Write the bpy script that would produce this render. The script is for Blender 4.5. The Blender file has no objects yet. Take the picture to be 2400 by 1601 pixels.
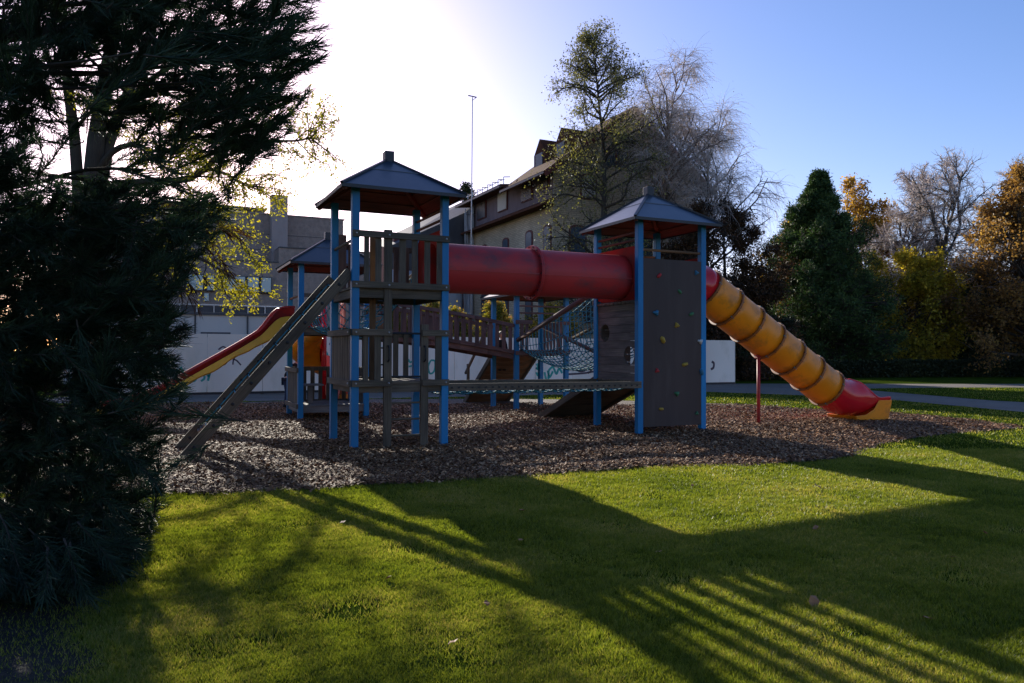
import bpy, bmesh, math, random
import numpy as np
from mathutils import Vector, Matrix
R = math.radians
random.seed(7)
C = bpy.context.scene.collection
S = bpy.context.scene

# ------------------------------------------------------------------ camera
F_PX, HOR, EYE, ROLL = 1791.5, 824.5, 1.45, 0.195
PITCH = math.atan((HOR - 800.5) / F_PX)
cam_d = bpy.data.cameras.new('camera')
cam_d.sensor_width = 36; cam_d.lens = F_PX / 2400 * 36
cam_d.clip_start = .05; cam_d.clip_end = 2000
cam = bpy.data.objects.new('camera', cam_d); C.objects.link(cam)
cam.matrix_world = Matrix.Translation((0, 0, EYE)) @ Matrix.Rotation(R(90) + PITCH, 4, 'X') @ Matrix.Rotation(R(ROLL), 4, 'Z')
S.camera = cam

# ------------------------------------------------------------------ sky and sun
SUN_AZ, SUN_EL = -22.2, 18.9          # degrees right of +Y, degrees up
w = bpy.data.worlds.new('World'); S.world = w; w.use_nodes = True
nt = w.node_tree; bg = nt.nodes['Background']
sky = nt.nodes.new('ShaderNodeTexSky'); sky.sky_type = 'NISHITA'; sky.sun_disc = False
sky.sun_elevation = R(SUN_EL); sky.sun_rotation = R(SUN_AZ)
sky.air_density = 1.0; sky.dust_density = .8; sky.ozone_density = 3.0; sky.altitude = 400
tint = nt.nodes.new('ShaderNodeMix'); tint.data_type = 'RGBA'; tint.blend_type = 'MULTIPLY'; tint.inputs[0].default_value = 1
tint.inputs[7].default_value = (1.19, .895, .96, 1)
hs_n = nt.nodes.new('ShaderNodeHueSaturation'); hs_n.inputs['Saturation'].default_value = 1.2
nt.links.new(sky.outputs[0], hs_n.inputs['Color']); nt.links.new(hs_n.outputs[0], tint.inputs[6]); nt.links.new(tint.outputs[2], bg.inputs[0])
bg.inputs[1].default_value = 0.12
sd = bpy.data.lights.new('sun', 'SUN'); sd.energy = 4.8; sd.angle = R(0.5); sd.color = (1, .93, .8)
sun = bpy.data.objects.new('sun', sd); C.objects.link(sun)
sdir = Vector((math.sin(R(SUN_AZ)) * math.cos(R(SUN_EL)), math.cos(R(SUN_AZ)) * math.cos(R(SUN_EL)), math.sin(R(SUN_EL))))
sun.rotation_euler = sdir.to_track_quat('Z', 'Y').to_euler()
S.view_settings.view_transform = 'Standard'; S.view_settings.look = 'None'
S.view_settings.gamma = 1; S.view_settings.exposure = 0.78
S.cycles.max_bounces = 6; S.cycles.diffuse_bounces = 3; S.cycles.glossy_bounces = 2
S.cycles.transmission_bounces = 3; S.cycles.transparent_max_bounces = 4

# ------------------------------------------------------------------ measuring helpers
def at(px, py, Y):
    """world point at distance Y ahead that stands where (px,py) was measured"""
    return Vector(((px - 1200) / F_PX * Y, Y, EYE + (HOR - py) / F_PX * Y))
def G(px, py, z=0.0):
    Y = F_PX * (EYE - z) / (py - HOR)
    return Vector(((px - 1200) / F_PX * Y, Y, z))
TH = R(25.287); CU, SU = math.cos(TH), math.sin(TH)
O1 = Vector((-2.331, 11.11, 0))       # outer corner of the near tower: origin of the playground grid
def gw(u, v, z=0):
    return Vector((O1.x + u * CU - v * SU, O1.y + u * SU + v * CU, z))

# ------------------------------------------------------------------ materials
def mat(name):
    m = bpy.data.materials.new(name); m.use_nodes = True
    n = m.node_tree; b = n.nodes['Principled BSDF']
    return m, n, b
def N(n, t, **k):
    x = n.nodes.new(t)
    for a, v in k.items():
        if a.startswith('i_'):
            x.inputs[a[2:].replace('_', ' ')].default_value = v
        else: setattr(x, a, v)
    return x
def ramp(n, stops):
    r = n.nodes.new('ShaderNodeValToRGB')
    e = r.color_ramp.elements
    while len(e) < len(stops): e.new(.5)
    for i, (p, c) in enumerate(stops):
        e[i].position = p; e[i].color = (*c, 1) if len(c) == 3 else c
    return r
def coords(n, kind='Object', scale=(1, 1, 1)):
    tc = n.nodes.new('ShaderNodeTexCoord'); mp = n.nodes.new('ShaderNodeMapping')
    mp.inputs['Scale'].default_value = scale
    n.links.new(tc.outputs[kind], mp.inputs[0]); return mp
def noise(n, mp, scale, detail=4, rough=.55):
    x = N(n, 'ShaderNodeTexNoise'); x.inputs['Scale'].default_value = scale
    x.inputs['Detail'].default_value = detail; x.inputs['Roughness'].default_value = rough
    n.links.new(mp.outputs[0], x.inputs['Vector']); return x
def bump(n, b, src, strength, dist=.01):
    bp = N(n, 'ShaderNodeBump'); bp.inputs['Strength'].default_value = strength; bp.inputs['Distance'].default_value = dist
    n.links.new(src, bp.inputs['Height']); n.links.new(bp.outputs[0], b.inputs['Normal']); return bp
def mixc(n, f, a, b_, mode='MIX'):
    m = n.nodes.new('ShaderNodeMix'); m.data_type = 'RGBA'; m.blend_type = mode
    for s, i in ((f, 0), (a, 6), (b_, 7)):
        if isinstance(s, (int, float)): m.inputs[i].default_value = s
        elif isinstance(s, tuple): m.inputs[i].default_value = (*s, 1)
        else: n.links.new(s, m.inputs[i])
    return m.outputs[2]
def m_wood(name, c0, c1, green=.35, kind='UV', rough=.85):
    m, n, b = mat(name)
    g = coords(n, kind, (1.2, 38, 38) if kind == 'UV' else (1, 1, 1)); s = coords(n, kind, (1, 2.5, 1))
    a = noise(n, g, 1.6, 6, .6); r = ramp(n, [(.25, c0), (.75, c1)]); n.links.new(a.outputs[0], r.inputs[0])
    t = noise(n, s, 1.1, 3); tr = ramp(n, [(.35, (.55, .55, .55)), (.7, (1.25, 1.2, 1.15))]); n.links.new(t.outputs[0], tr.inputs[0])
    c = mixc(n, 1.0, r.outputs[0], tr.outputs[0], 'MULTIPLY')
    l = noise(n, s, 3.2, 6, .7); lr = ramp(n, [(.55, (0, 0, 0)), (.72, (green, green, green))]); n.links.new(l.outputs[0], lr.inputs[0])
    c = mixc(n, lr.outputs[0], c, (.075, .095, .035))
    n.links.new(c, b.inputs['Base Color']); b.inputs['Roughness'].default_value = rough
    bump(n, b, a.outputs[0], .5, .004); return m
def m_paint(name, col, dirt=(.05, .045, .035), amount=.35, rough=.45, scale=3, stretch=(1, 1, .35), spec=.4, vary=.15):
    m, n, b = mat(name)
    mp = coords(n, 'Object', stretch)
    a = noise(n, mp, scale, 8, .65)
    lo = (.5 + .0 * amount); r = ramp(n, [(.5, (0, 0, 0)), (.72, (amount,) * 3)]); n.links.new(a.outputs[0], r.inputs[0])
    v = noise(n, mp, scale * .35, 2); vr = ramp(n, [(.3, (1 - vary,) * 3), (.7, (1 + vary,) * 3)]); n.links.new(v.outputs[0], vr.inputs[0])
    c = mixc(n, 1.0, col, vr.outputs[0], 'MULTIPLY'); c = mixc(n, r.outputs[0], c, dirt)
    n.links.new(c, b.inputs['Base Color'])
    b.inputs['Roughness'].default_value = rough; b.inputs['Specular IOR Level'].default_value = spec
    f = noise(n, mp, 60, 3); bump(n, b, f.outputs[0], .08, .003); return m
def m_leaf(name, cols, trans=.5, scale=.5, rough=.6, tcol=None):
    """foliage: colour drifts from clump to clump and from leaf to leaf; light passes through the leaf"""
    m, n, b = mat(name)
    mp = coords(n); a = noise(n, mp, scale, 2)
    geo = n.nodes.new('ShaderNodeNewGeometry')
    mm = N(n, 'ShaderNodeMath', operation='MULTIPLY_ADD'); mm.inputs[1].default_value = .5
    n.links.new(geo.outputs['Random Per Island'], mm.inputs[0])
    s2 = N(n, 'ShaderNodeMath', operation='MULTIPLY_ADD'); s2.inputs[1].default_value = 1.0; s2.inputs[2].default_value = -.25
    n.links.new(a.outputs[0], s2.inputs[0]); n.links.new(s2.outputs[0], mm.inputs[2])
    k = len(cols); r = ramp(n, [(.15 + .7 * i / max(1, k - 1), c) for i, c in enumerate(cols)]); n.links.new(mm.outputs[0], r.inputs[0])
    n.links.new(r.outputs[0], b.inputs['Base Color']); b.inputs['Roughness'].default_value = rough
    b.inputs['Specular IOR Level'].default_value = .3
    if trans > 0:
        tr = n.nodes.new('ShaderNodeBsdfTranslucent'); mx = n.nodes.new('ShaderNodeMixShader'); mx.inputs[0].default_value = trans
        tc = mixc(n, 1.0, r.outputs[0], tcol or (1.6, 1.45, .7), 'MULTIPLY'); n.links.new(tc, tr.inputs[0])
        out = n.nodes['Material Output']
        n.links.new(b.outputs[0], mx.inputs[1]); n.links.new(tr.outputs[0], mx.inputs[2]); n.links.new(mx.outputs[0], out.inputs[0])
    return m
M = {}
M['blue'] = m_paint('blue_paint', (.003, .17, .38), (.03, .07, .12), .55, .45, 3.5, (1, 1, .3), .3, .22)
M['wood'] = m_wood('weathered_grey_wood', (.050, .038, .025), (.185, .15, .108), .35)
M['wood_light'] = m_wood('pale_grey_wood', (.10, .095, .09), (.24, .23, .22), .15)
M['wood_red'] = m_wood('brown_red_wood', (.07, .042, .038), (.20, .13, .115), .15)
M['wood_warm'] = m_wood('warm_brown_wood', (.10, .05, .022), (.32, .17, .075), .1)
M['wood_under'] = m_wood('red_stained_boards', (.05, .016, .008), (.17, .055, .03), 0)
M['plank'] = m_wood('weathered_planks', (.06, .048, .042), (.21, .17, .15), .25)
M['roof'] = m_paint('grey_blue_roof_metal', (.026, .038, .058), (.09, .10, .11), .4, .30, 1.6, (1, 1, 1), .5)
M['trim'] = m_paint('dark_trim', (.012, .015, .02), (.04, .045, .05), .4, .4, 3)
M['red'] = m_paint('red_plastic', (.42, .03, .03), (.09, .05, .055), .9, .5, 2.6, (.6, 1, 1), .35)
M['red_board'] = m_paint('red_board', (.30, .025, .018), (.10, .04, .03), .6, .9, 3, (1, 1, 1), .05)
M['red_new'] = m_paint('glossy_red_plastic', (.62, .012, .02), (.3, .02, .02), .3, .2, 2, (1, 1, 1), .5)
M['salmon'] = m_paint('faded_red_plastic', (.75, .17, .10), (.4, .1, .06), .3, .35, 2, (1, 1, 1), .5)
M['yellow'] = m_paint('orange_yellow_plastic', (.88, .27, .005), (.16, .08, .025), .6, .42, 3.2, (1, 1, 1), .5)
M['yellow2'] = m_paint('yellow_plastic', (.78, .42, .02), (.2, .12, .02), .25, .35, 1.9, (1, 1, 1), .5)
M['panel'] = m_paint('dark_climbing_board', (.060, .040, .034), (.095, .07, .06), .5, .62, 5, (1, 1, .12), .3)
M['rope'] = m_paint('blue_green_rope', (.06, .26, .34), (.03, .06, .08), .5, .75, 30, (1, 1, 1), .2)
M['knot'] = m_paint('black_knot', (.012, .013, .016), (.03, .03, .03), .3, .5, 5)
M['steel'] = m_paint('galvanised_steel', (.35, .36, .37), (.15, .15, .15), .4, .35, 8)
M['steel'].node_tree.nodes['Principled BSDF'].inputs['Metallic'].default_value = .8
M['log'] = m_wood('peeled_log', (.12, .07, .035), (.34, .21, .11), .05)
M['bark'] = m_wood('tree_bark', (.018, .014, .010), (.075, .058, .042), .5)
M['bark_birch'] = m_wood('birch_bark', (.09, .055, .035), (.30, .22, .17), .0)
M['bark_grey'] = m_wood('grey_bark', (.05, .042, .036), (.17, .15, .13), .2)
M['twig'] = m_paint('twig', (.66, .56, .50), (.5, .40, .36), .4, .7, 2)
M['white_board'] = m_paint('white_hoarding_board', (.84, .72, .60), (.46, .40, .26), .55, .55, .9, (1, 1, .5), .3)
M['spray_green'] = m_paint('green_spray_paint', (.02, .30, .24), (.2, .4, .35), .4, .5, 6)
M['spray_dark'] = m_paint('dark_spray_paint', (.06, .035, .05), (.2, .15, .17), .3, .5, 6)
M['skin'] = m_paint('skin', (.55, .30, .21), (.5, .25, .18), .1, .5, 3)
M['cloth_black'] = m_paint('black_cloth', (.012, .012, .016), (.02, .02, .02), .3, .9, 5)
M['cloth_blue'] = m_paint('light_blue_cloth', (.12, .38, .62), (.1, .3, .5), .3, .9, 5)
M['jeans'] = m_paint('jeans', (.03, .045, .09), (.02, .03, .05), .3, .9, 5)
M['hair'] = m_paint('brown_hair', (.05, .028, .015), (.03, .02, .01), .3, .6, 5)
M['hair_fair'] = m_paint('fair_hair', (.28, .18, .09), (.2, .12, .05), .3, .6, 5)

# ------------------------------------------------------------------ mesh building
OFF = {}                               # base point (grid or world frame) of each thing
class MB:
    def __init__(s): s.v = []; s.f = []; s.uv = []; s.second = None
    def quad(s, pts, uvs=None):
        k = len(s.v); s.v += [tuple(p) for p in pts]; s.f.append(tuple(range(k, k + len(pts))))
        s.uv.append(uvs or [(p[0] + p[1], p[2]) for p in pts])
    def beam(s, p, q, w_, h, up=(0, 0, 1)):
        """rectangular bar from p to q; w_ across, h along 'up'"""
        p, q = Vector(p), Vector(q); d = q - p; L = d.length; d.normalize(); up = Vector(up)
        if abs(d.dot(up)) > .98: up = Vector((0, 1, 0)) if abs(d.y) < .9 else Vector((1, 0, 0))
        x = d.cross(up).normalized(); z = x.cross(d).normalized()
        x *= w_ / 2; z *= h / 2; o = random.random() * 40; k = len(s.v)
        for e in (p, q):
            for a, b in ((-1, -1), (1, -1), (1, 1), (-1, 1)): s.v.append(tuple(e + a * x + b * z))
        for i in range(4):
            j = (i + 1) % 4; wd = w_ if i % 2 == 0 else h
            s.f.append((k + i, k + j, k + 4 + j, k + 4 + i)); b0 = o + i * .3
            s.uv.append([(o, b0), (o, b0 + wd), (o + L, b0 + wd), (o + L, b0)])
        s.f.append((k + 3, k + 2, k + 1, k)); s.uv.append([(o, o), (o, o + w_), (o + .02, o + w_), (o + .02, o)])
        s.f.append((k + 4, k + 5, k + 6, k + 7)); s.uv.append([(o, o), (o, o + w_), (o + .02, o + w_), (o + .02, o)])
    def box(s, a, b):
        a, b = Vector(a), Vector(b); d = b - a; c = (a + b) / 2
        ax = max(range(3), key=lambda i: abs(d[i]))
        p = c.copy(); q = c.copy(); p[ax] = a[ax]; q[ax] = b[ax]
        if ax == 0: s.beam(p, q, abs(d.y), abs(d.z))
        elif ax == 1: s.beam(p, q, abs(d.x), abs(d.z))
        else:
            s.beam(p, q, abs(d.x), abs(d.y), (0, 1, 0))
    def tube(s, pts, r, n=8, caps=True, closed=False):
        pts = [Vector(p) for p in pts]; K = len(pts); rs = r if hasattr(r, '__len__') else [r] * K
        k = len(s.v); prev = None; L = 0; o = random.random() * 30; Ls = []
        for i, p in enumerate(pts):
            if closed: t = pts[(i + 1) % K] - pts[i - 1]
            else: t = pts[min(i + 1, K - 1)] - pts[max(i - 1, 0)]
            t.normalize()
            if prev is None:
                a = Vector((0, 0, 1)) if abs(t.z) < .9 else Vector((1, 0, 0)); x = t.cross(a).normalized()
            else: x = (prev - t * prev.dot(t)).normalized()
            prev = x; y = t.cross(x)
            if i: L += (p - pts[i - 1]).length
            Ls.append(L)
            for j in range(n):
                an = 2 * math.pi * j / n; s.v.append(tuple(p + x * (rs[i] * math.cos(an)) + y * (rs[i] * math.sin(an))))
        rng = range(K) if closed else range(K - 1)
        for i in rng:
            i2 = (i + 1) % K
            for j in range(n):
                j2 = (j + 1) % n; s.f.append((k + i * n + j, k + i * n + j2, k + i2 * n + j2, k + i2 * n + j))
                c = 2 * math.pi * rs[i] / n
                s.uv.append([(o + Ls[i], o + j * c), (o + Ls[i], o + j * c + c), (o + Ls[i2], o + j * c + c), (o + Ls[i2], o + j * c)])
        if caps and not closed:
            for b, rev in ((k, True), (k + (K - 1) * n, False)):
                f = tuple(range(b, b + n)); s.f.append(f[::-1] if rev else f); s.uv.append([(o, o)] * n)
    def grid(s, P, close=False):
        """P[i][j] points"""
        k = len(s.v); a = len(P); b = len(P[0])
        for row in P: s.v += [tuple(p) for p in row]
        for i in range(a - 1):
            for j in range(b if close else b - 1):
                j2 = (j + 1) % b
                s.f.append((k + i * b + j, k + i * b + j2, k + (i + 1) * b + j2, k + (i + 1) * b + j))
                s.uv.append([(i * .1, j * .1), (i * .1, j * .1 + .1), (i * .1 + .1, j * .1 + .1), (i * .1 + .1, j * .1)])
    def ball(s, c, r, squash=(1, 1, 1), n=6):
        P = []
        for i in range(n // 2 + 1):
            th = math.pi * i / (n // 2); row = []
            for j in range(n):
                ph = 2 * math.pi * j / n
                row.append((c[0] + r * squash[0] * math.sin(th) * math.cos(ph), c[1] + r * squash[1] * math.sin(th) * math.sin(ph), c[2] + r * squash[2] * math.cos(th)))
            P.append(row)
        s.grid(P, True)
    def prism(s, poly, z0, z1):
        """flat polygon (x,y) raised from z0 to z1"""
        n = len(poly)
        s.quad([(x, y, z1) for x, y in poly]); s.quad([(x, y, z0) for x, y in poly][::-1])
        for i in range(n):
            a, b = poly[i], poly[(i + 1) % n]; s.quad([(*a, z0), (*b, z0), (*b, z1), (*a, z1)])
    def build(s, name, m, parent=None, smooth=False, bevel=0, solid=0):
        me = bpy.data.meshes.new(name); off = OFF.get(parent.name, (0, 0, 0)) if parent else (0, 0, 0)
        if parent and parent.type == 'MESH' and parent.name not in OFF: off = (0, 0, 0)
        me.from_pydata([(x - off[0], y - off[1], z - off[2]) for x, y, z in s.v], [], s.f)
        uv = me.uv_layers.new(name='UVMap'); uv.data.foreach_set('uv', [c for f in s.uv for p in f for c in p])
        me.materials.append(M[m] if isinstance(m, str) else m)
        if s.second:
            k, m2 = s.second; me.materials.append(M[m2]); me.polygons.foreach_set('material_index', [0 if i < k else 1 for i in range(len(me.polygons))])
        if smooth: me.polygons.foreach_set('use_smooth', [True] * len(me.polygons))
        o = bpy.data.objects.new(name, me); C.objects.link(o)
        if parent:
            o.parent = parent
            OFF[o.name] = off
        if solid:
            md = o.modifiers.new('thickness', 'SOLIDIFY'); md.thickness = solid; md.offset = 0
        if bevel:
            md = o.modifiers.new('edge', 'BEVEL'); md.width = bevel; md.segments = 2; md.limit_method = 'ANGLE'; md.angle_limit = R(50)
        me.update(); return o
def tag(o, label=None, cat=None, group=None, kind=None):
    if label: o['label'] = label
    if cat: o['category'] = cat
    if group: o['group'] = group
    if kind: o['kind'] = kind
    return o
def thing(name, label, cat, loc=(0, 0, 0), group=None, grid=False):
    """an Empty at the base of a thing; with grid=True its parts are given in playground-grid metres"""
    o = bpy.data.objects.new(name, None); C.objects.link(o); o.empty_display_size = .3
    if grid: o.location = gw(*loc); o.rotation_euler = (0, 0, TH)
    else: o.location = loc
    OFF[o.name] = tuple(loc)
    return tag(o, label, cat, group)
def np_mesh(name, V, F, m, parent=None, smooth=False, uv=None):
    V = np.asarray(V, np.float32); F = np.asarray(F, np.int32); k = F.shape[1]
    off = OFF.get(parent.name, (0, 0, 0)) if parent else (0, 0, 0)
    V = V - np.array(off, np.float32)
    me = bpy.data.meshes.new(name); me.vertices.add(len(V)); me.vertices.foreach_set('co', V.ravel())
    me.loops.add(F.size); me.loops.foreach_set('vertex_index', F.ravel())
    me.polygons.add(len(F)); me.polygons.foreach_set('loop_start', np.arange(0, F.size, k, dtype=np.int32))
    if smooth: me.polygons.foreach_set('use_smooth', np.ones(len(F), bool))
    me.materials.append(M[m] if isinstance(m, str) else m)
    if uv is not None:
        l = me.uv_layers.new(name='UVMap'); l.data.foreach_set('uv', np.asarray(uv, np.float32)[F.ravel()].ravel())
    me.update(calc_edges=True)
    o = bpy.data.objects.new(name, me); C.objects.link(o)
    if parent: o.parent = parent; OFF[o.name] = off
    return o

# ------------------------------------------------------------------ ground, bark bed, path
def m_ground():
    m, n, b = mat('lawn_soil')
    mp = coords(n); a = noise(n, mp, 1.2, 3); f = noise(n, mp, 55, 5, .7)
    r = ramp(n, [(.3, (.030, .050, .006)), (.55, (.055, .085, .010)), (.75, (.095, .10, .02))]); n.links.new(a.outputs[0], r.inputs[0])
    r2 = ramp(n, [(.3, (.45, .45, .45)), (.7, (1.3, 1.3, 1.3))]); n.links.new(f.outputs[0], r2.inputs[0])
    c = mixc(n, 1.0, r.outputs[0], r2.outputs[0], 'MULTIPLY'); n.links.new(c, b.inputs['Base Color'])
    b.inputs['Roughness'].default_value = 1; b.inputs['Specular IOR Level'].default_value = 0
    bump(n, b, f.outputs[0], .7, .03); return m
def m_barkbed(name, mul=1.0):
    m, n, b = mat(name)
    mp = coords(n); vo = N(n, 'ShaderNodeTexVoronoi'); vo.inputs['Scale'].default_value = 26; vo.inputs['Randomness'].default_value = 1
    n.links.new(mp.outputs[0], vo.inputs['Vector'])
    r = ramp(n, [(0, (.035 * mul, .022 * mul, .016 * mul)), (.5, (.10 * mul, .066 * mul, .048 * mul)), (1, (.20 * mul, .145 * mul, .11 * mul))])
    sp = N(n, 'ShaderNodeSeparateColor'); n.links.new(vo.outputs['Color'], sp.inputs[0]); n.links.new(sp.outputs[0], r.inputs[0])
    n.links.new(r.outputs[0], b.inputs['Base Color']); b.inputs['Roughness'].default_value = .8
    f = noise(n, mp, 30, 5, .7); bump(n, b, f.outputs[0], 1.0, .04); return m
def m_path():
    m, n, b = mat('grey_gravel_path')
    mp = coords(n); f = noise(n, mp, 90, 4, .8); a = noise(n, mp, .7, 3)
    r = ramp(n, [(.3, (.10, .082, .066)), (.7, (.20, .165, .135))]); n.links.new(f.outputs[0], r.inputs[0])
    r2 = ramp(n, [(.3, (.8,) * 3), (.7, (1.15,) * 3)]); n.links.new(a.outputs[0], r2.inputs[0])
    n.links.new(mixc(n, 1.0, r.outputs[0], r2.outputs[0], 'MULTIPLY'), b.inputs['Base Color']); b.inputs['Roughness'].default_value = .9
    bump(n, b, f.outputs[0], .5, .01); return m
MG, MBK, MPA = m_ground(), m_barkbed('bark_mulch'), m_path()
def smooth_poly(pts, sub=8):
    """closed Catmull-Rom through the points"""
    n = len(pts); out = []
    for i in range(n):
        p0, p1, p2, p3 = pts[i - 1], pts[i], pts[(i + 1) % n], pts[(i + 2) % n]
        for k in range(sub):
            t = k / sub
            out.append(tuple(.5 * ((2 * p1[j]) + (p2[j] - p0[j]) * t + (2 * p0[j] - 5 * p1[j] + 4 * p2[j] - p3[j]) * t * t + (3 * p1[j] - p0[j] - 3 * p2[j] + p3[j]) * t ** 3) for j in (0, 1)))
    return out
def sheet(name, poly, z, m):
    bm = bmesh.new(); vs = [bm.verts.new((x, y, z)) for x, y in poly]; f = bm.faces.new(vs)
    if f.normal.z < 0: bmesh.ops.reverse_faces(bm, faces=[f])
    bmesh.ops.triangulate(bm, faces=bm.faces[:]); me = bpy.data.meshes.new(name); bm.to_mesh(me); me.materials.append(m)
    o = bpy.data.objects.new(name, me); C.objects.link(o); o['kind'] = 'structure'; return o
sheet('ground', [(-600, -300), (600, -300), (600, 900), (-600, 900)], 0, MG)
bark_px = [(60, 1165), (240, 1163), (378, 1161), (715, 1151), (888, 1137), (1266, 1113), (1531, 1095), (1838, 1085), (1990, 1067), (2075, 1036), (2230, 1012), (2390, 999),
           (2340, 989), (2200, 975), (2075, 964), (1900, 957), (1670, 944), (1290, 936), (900, 937), (620, 944), (430, 950), (100, 962), (-150, 1010), (-150, 1100)]
BARK = smooth_poly([(G(*p).x, G(*p).y) for p in bark_px], 6)
rr = random.Random(3)
BARK = [(x + rr.gauss(0, .018), y + rr.gauss(0, .03)) for x, y in BARK]
sheet('bark_bed', BARK, .008, MBK)
path_px = [(60, 950), (380, 947), (650, 941), (1250, 926), (1660, 917), (1900, 925), (2100, 935), (2400, 962), (2700, 990), (3000, 1010), (3300, 1000), (3300, 895), (2400, 896), (1720, 897.5), (1200, 909), (459, 928.5), (60, 936)]
PATH = [(G(*p).x, G(*p).y) for p in path_px]; sheet('path', PATH, .004, MPA)
isl = [(2015, 909), (2200, 905.5), (2400, 904.5), (2900, 904), (3300, 915), (2900, 950), (2400, 939), (2200, 925), (2060, 914)]
ISL = smooth_poly([(G(*p).x, G(*p).y) for p in isl], 4); sheet('grass_island', ISL, .008, MG)
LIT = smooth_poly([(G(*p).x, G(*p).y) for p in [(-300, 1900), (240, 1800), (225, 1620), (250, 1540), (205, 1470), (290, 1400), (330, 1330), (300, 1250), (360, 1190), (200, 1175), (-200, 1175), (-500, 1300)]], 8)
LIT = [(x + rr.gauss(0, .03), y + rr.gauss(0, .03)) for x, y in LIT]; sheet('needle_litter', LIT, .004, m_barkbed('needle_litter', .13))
def inside(X, Y, poly):
    P = np.array(poly); r = np.zeros(len(X), bool); n = len(P)
    for i in range(n):
        x1, y1 = P[i]; x2, y2 = P[(i + 1) % n]
        c = ((y1 > Y) != (y2 > Y)) & (X < (x2 - x1) * (Y - y1) / ((y2 - y1) or 1e-9) + x1); r ^= c
    return r
rng = np.random.default_rng(11)
def frustum_pts(n, y0, y1, pw=1.0, k=.74):
    """scatter on the ground in front, thinning out with distance"""
    t = rng.random(n) ** pw; Y = y0 * (y1 / y0) ** t
    X = (rng.random(n) * 2 - 1) * k * Y; return X, Y
def clump_noise(X, Y, s, seed=0):
    r = np.random.default_rng(seed); v = 0
    for i in range(9):
        a = r.random() * 6.28; f = s * (.5 + 1.6 * r.random()); v = v + np.sin(X * f * np.cos(a) + Y * f * np.sin(a) + r.random() * 6.28)
    return v / 3.0
def blades(name, n, y0, y1, hmul=1.0):
    X, Y = frustum_pts(n, y0, y1)
    ins = inside(X, Y, BARK)
    edge = inside(X + rng.normal(0, .05, n), Y + rng.normal(0, .07, n), BARK)
    keep = ~edge & (~inside(X, Y, PATH) | inside(X, Y, ISL))
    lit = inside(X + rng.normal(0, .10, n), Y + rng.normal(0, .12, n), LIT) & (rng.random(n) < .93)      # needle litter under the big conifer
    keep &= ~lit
    keep &= rng.random(n) < np.clip(.85 + .35 * clump_noise(X, Y, 5, 2), .15, 1)
    for wx, wy, wr in [(*G(965, 1290)[:2], .16), (*G(800, 1440)[:2], .14), (*G(860, 1420)[:2], .12), (*G(640, 1500)[:2], .08), (*G(1480, 1350)[:2], .07), (*G(1980, 1480)[:2], .08)]:
        dd = np.hypot((X - wx) * .7, Y - wy) / wr + rng.normal(0, .25, n); keep &= ~((dd < 1) & (rng.random(n) < .8))
    X, Y = X[keep], Y[keep]; n = len(X)
    h = (.014 + .016 * rng.random(n)) * (1 + .15 * clump_noise(X, Y, 3.5, 5) + .22 * clump_noise(X, Y, 24, 6)) * hmul * (1 + .01 * Y); h = np.clip(h, .008, .05)
    wd = (.0012 + .00045 * Y) * (.7 + .6 * rng.random(n))
    a = rng.random(n) * 6.283; ln = .25 + .6 * rng.random(n); b = rng.random(n) * 6.283
    base = np.stack([X, Y, np.zeros(n)], 1)
    sx = np.stack([np.cos(a) * wd, np.sin(a) * wd, np.zeros(n)], 1)
    tip = base + np.stack([np.cos(b) * h * ln, np.sin(b) * h * ln, h], 1)
    V = np.stack([base - sx, base + sx, tip], 1).reshape(-1, 3); Fc = np.arange(3 * n).reshape(-1, 3)
    o = np_mesh(name, V, Fc, M['grass']); return o
M['grass'] = m_leaf('grass_blades', [(.045, .068, .010), (.105, .140, .018), (.17, .195, .032), (.30, .25, .11)], .5, .9, .45, (2.0, 1.9, .7))
gb = blades('lawn_grass', 1400000, 3.0, 11.5)
tag(gb, 'short sunlit green grass of the lawn round the bark bed', 'grass', kind='stuff')
gb2 = blades('far_lawn_grass', 120000, 11.5, 34, 1.1)
tag(gb2, 'short green grass of the lawn beyond the bark bed', 'grass', kind='stuff')
def chips(n):
    X, Y = frustum_pts(n, 7.4, 21, 1.0, .70)
    k = inside(X + rng.normal(0, .05, n), Y + rng.normal(0, .07, n), BARK); X, Y = X[k], Y[k]; n = len(X)
    ln = (.009 + .022 * rng.random(n) ** 3) * (.8 + Y * .03); wd = ln * (.25 + .35 * rng.random(n)); a = rng.random(n) * 6.283
    tl = np.clip(rng.normal(0, .35, n), -.8, .8); z = .012 + .03 * rng.random(n) + .02 * clump_noise(X, Y, 3, 8)
    z = np.maximum(z, .008)
    dx = np.stack([np.cos(a), np.sin(a), np.tan(tl) * .9], 1) * ln[:, None]
    dy = np.stack([-np.sin(a), np.cos(a), rng.normal(0, .35, n)], 1) * wd[:, None]
    c = np.stack([X, Y, z], 1)
    V = np.stack([c - dx - dy * .6, c - dx * .2 - dy, c + dx - dy * .4, c + dx * .7 + dy, c - dx * .6 + dy * .9], 1).reshape(-1, 3)
    return V, np.arange(5 * n).reshape(-1, 5)
def m_chip():
    m, n, b = mat('bark_chip'); geo = n.nodes.new('ShaderNodeNewGeometry')
    r = ramp(n, [(0, (.045, .020, .010)), (.35, (.18, .080, .036)), (.7, (.31, .155, .072)), (.95, (.54, .34, .19)), (1, (.45, .17, .03))])
    n.links.new(geo.outputs['Random Per Island'], r.inputs[0]); n.links.new(r.outputs[0], b.inputs['Base Color'])
    b.inputs['Roughness'].default_value = .72; b.inputs['Specular IOR Level'].default_value = .22; return m
V, Fc = chips(750000)
tag(np_mesh('bark_chips', V, Fc, m_chip()), 'brown bark chips covering the bed under the climbing frames', 'bark chips', kind='stuff')

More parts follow.
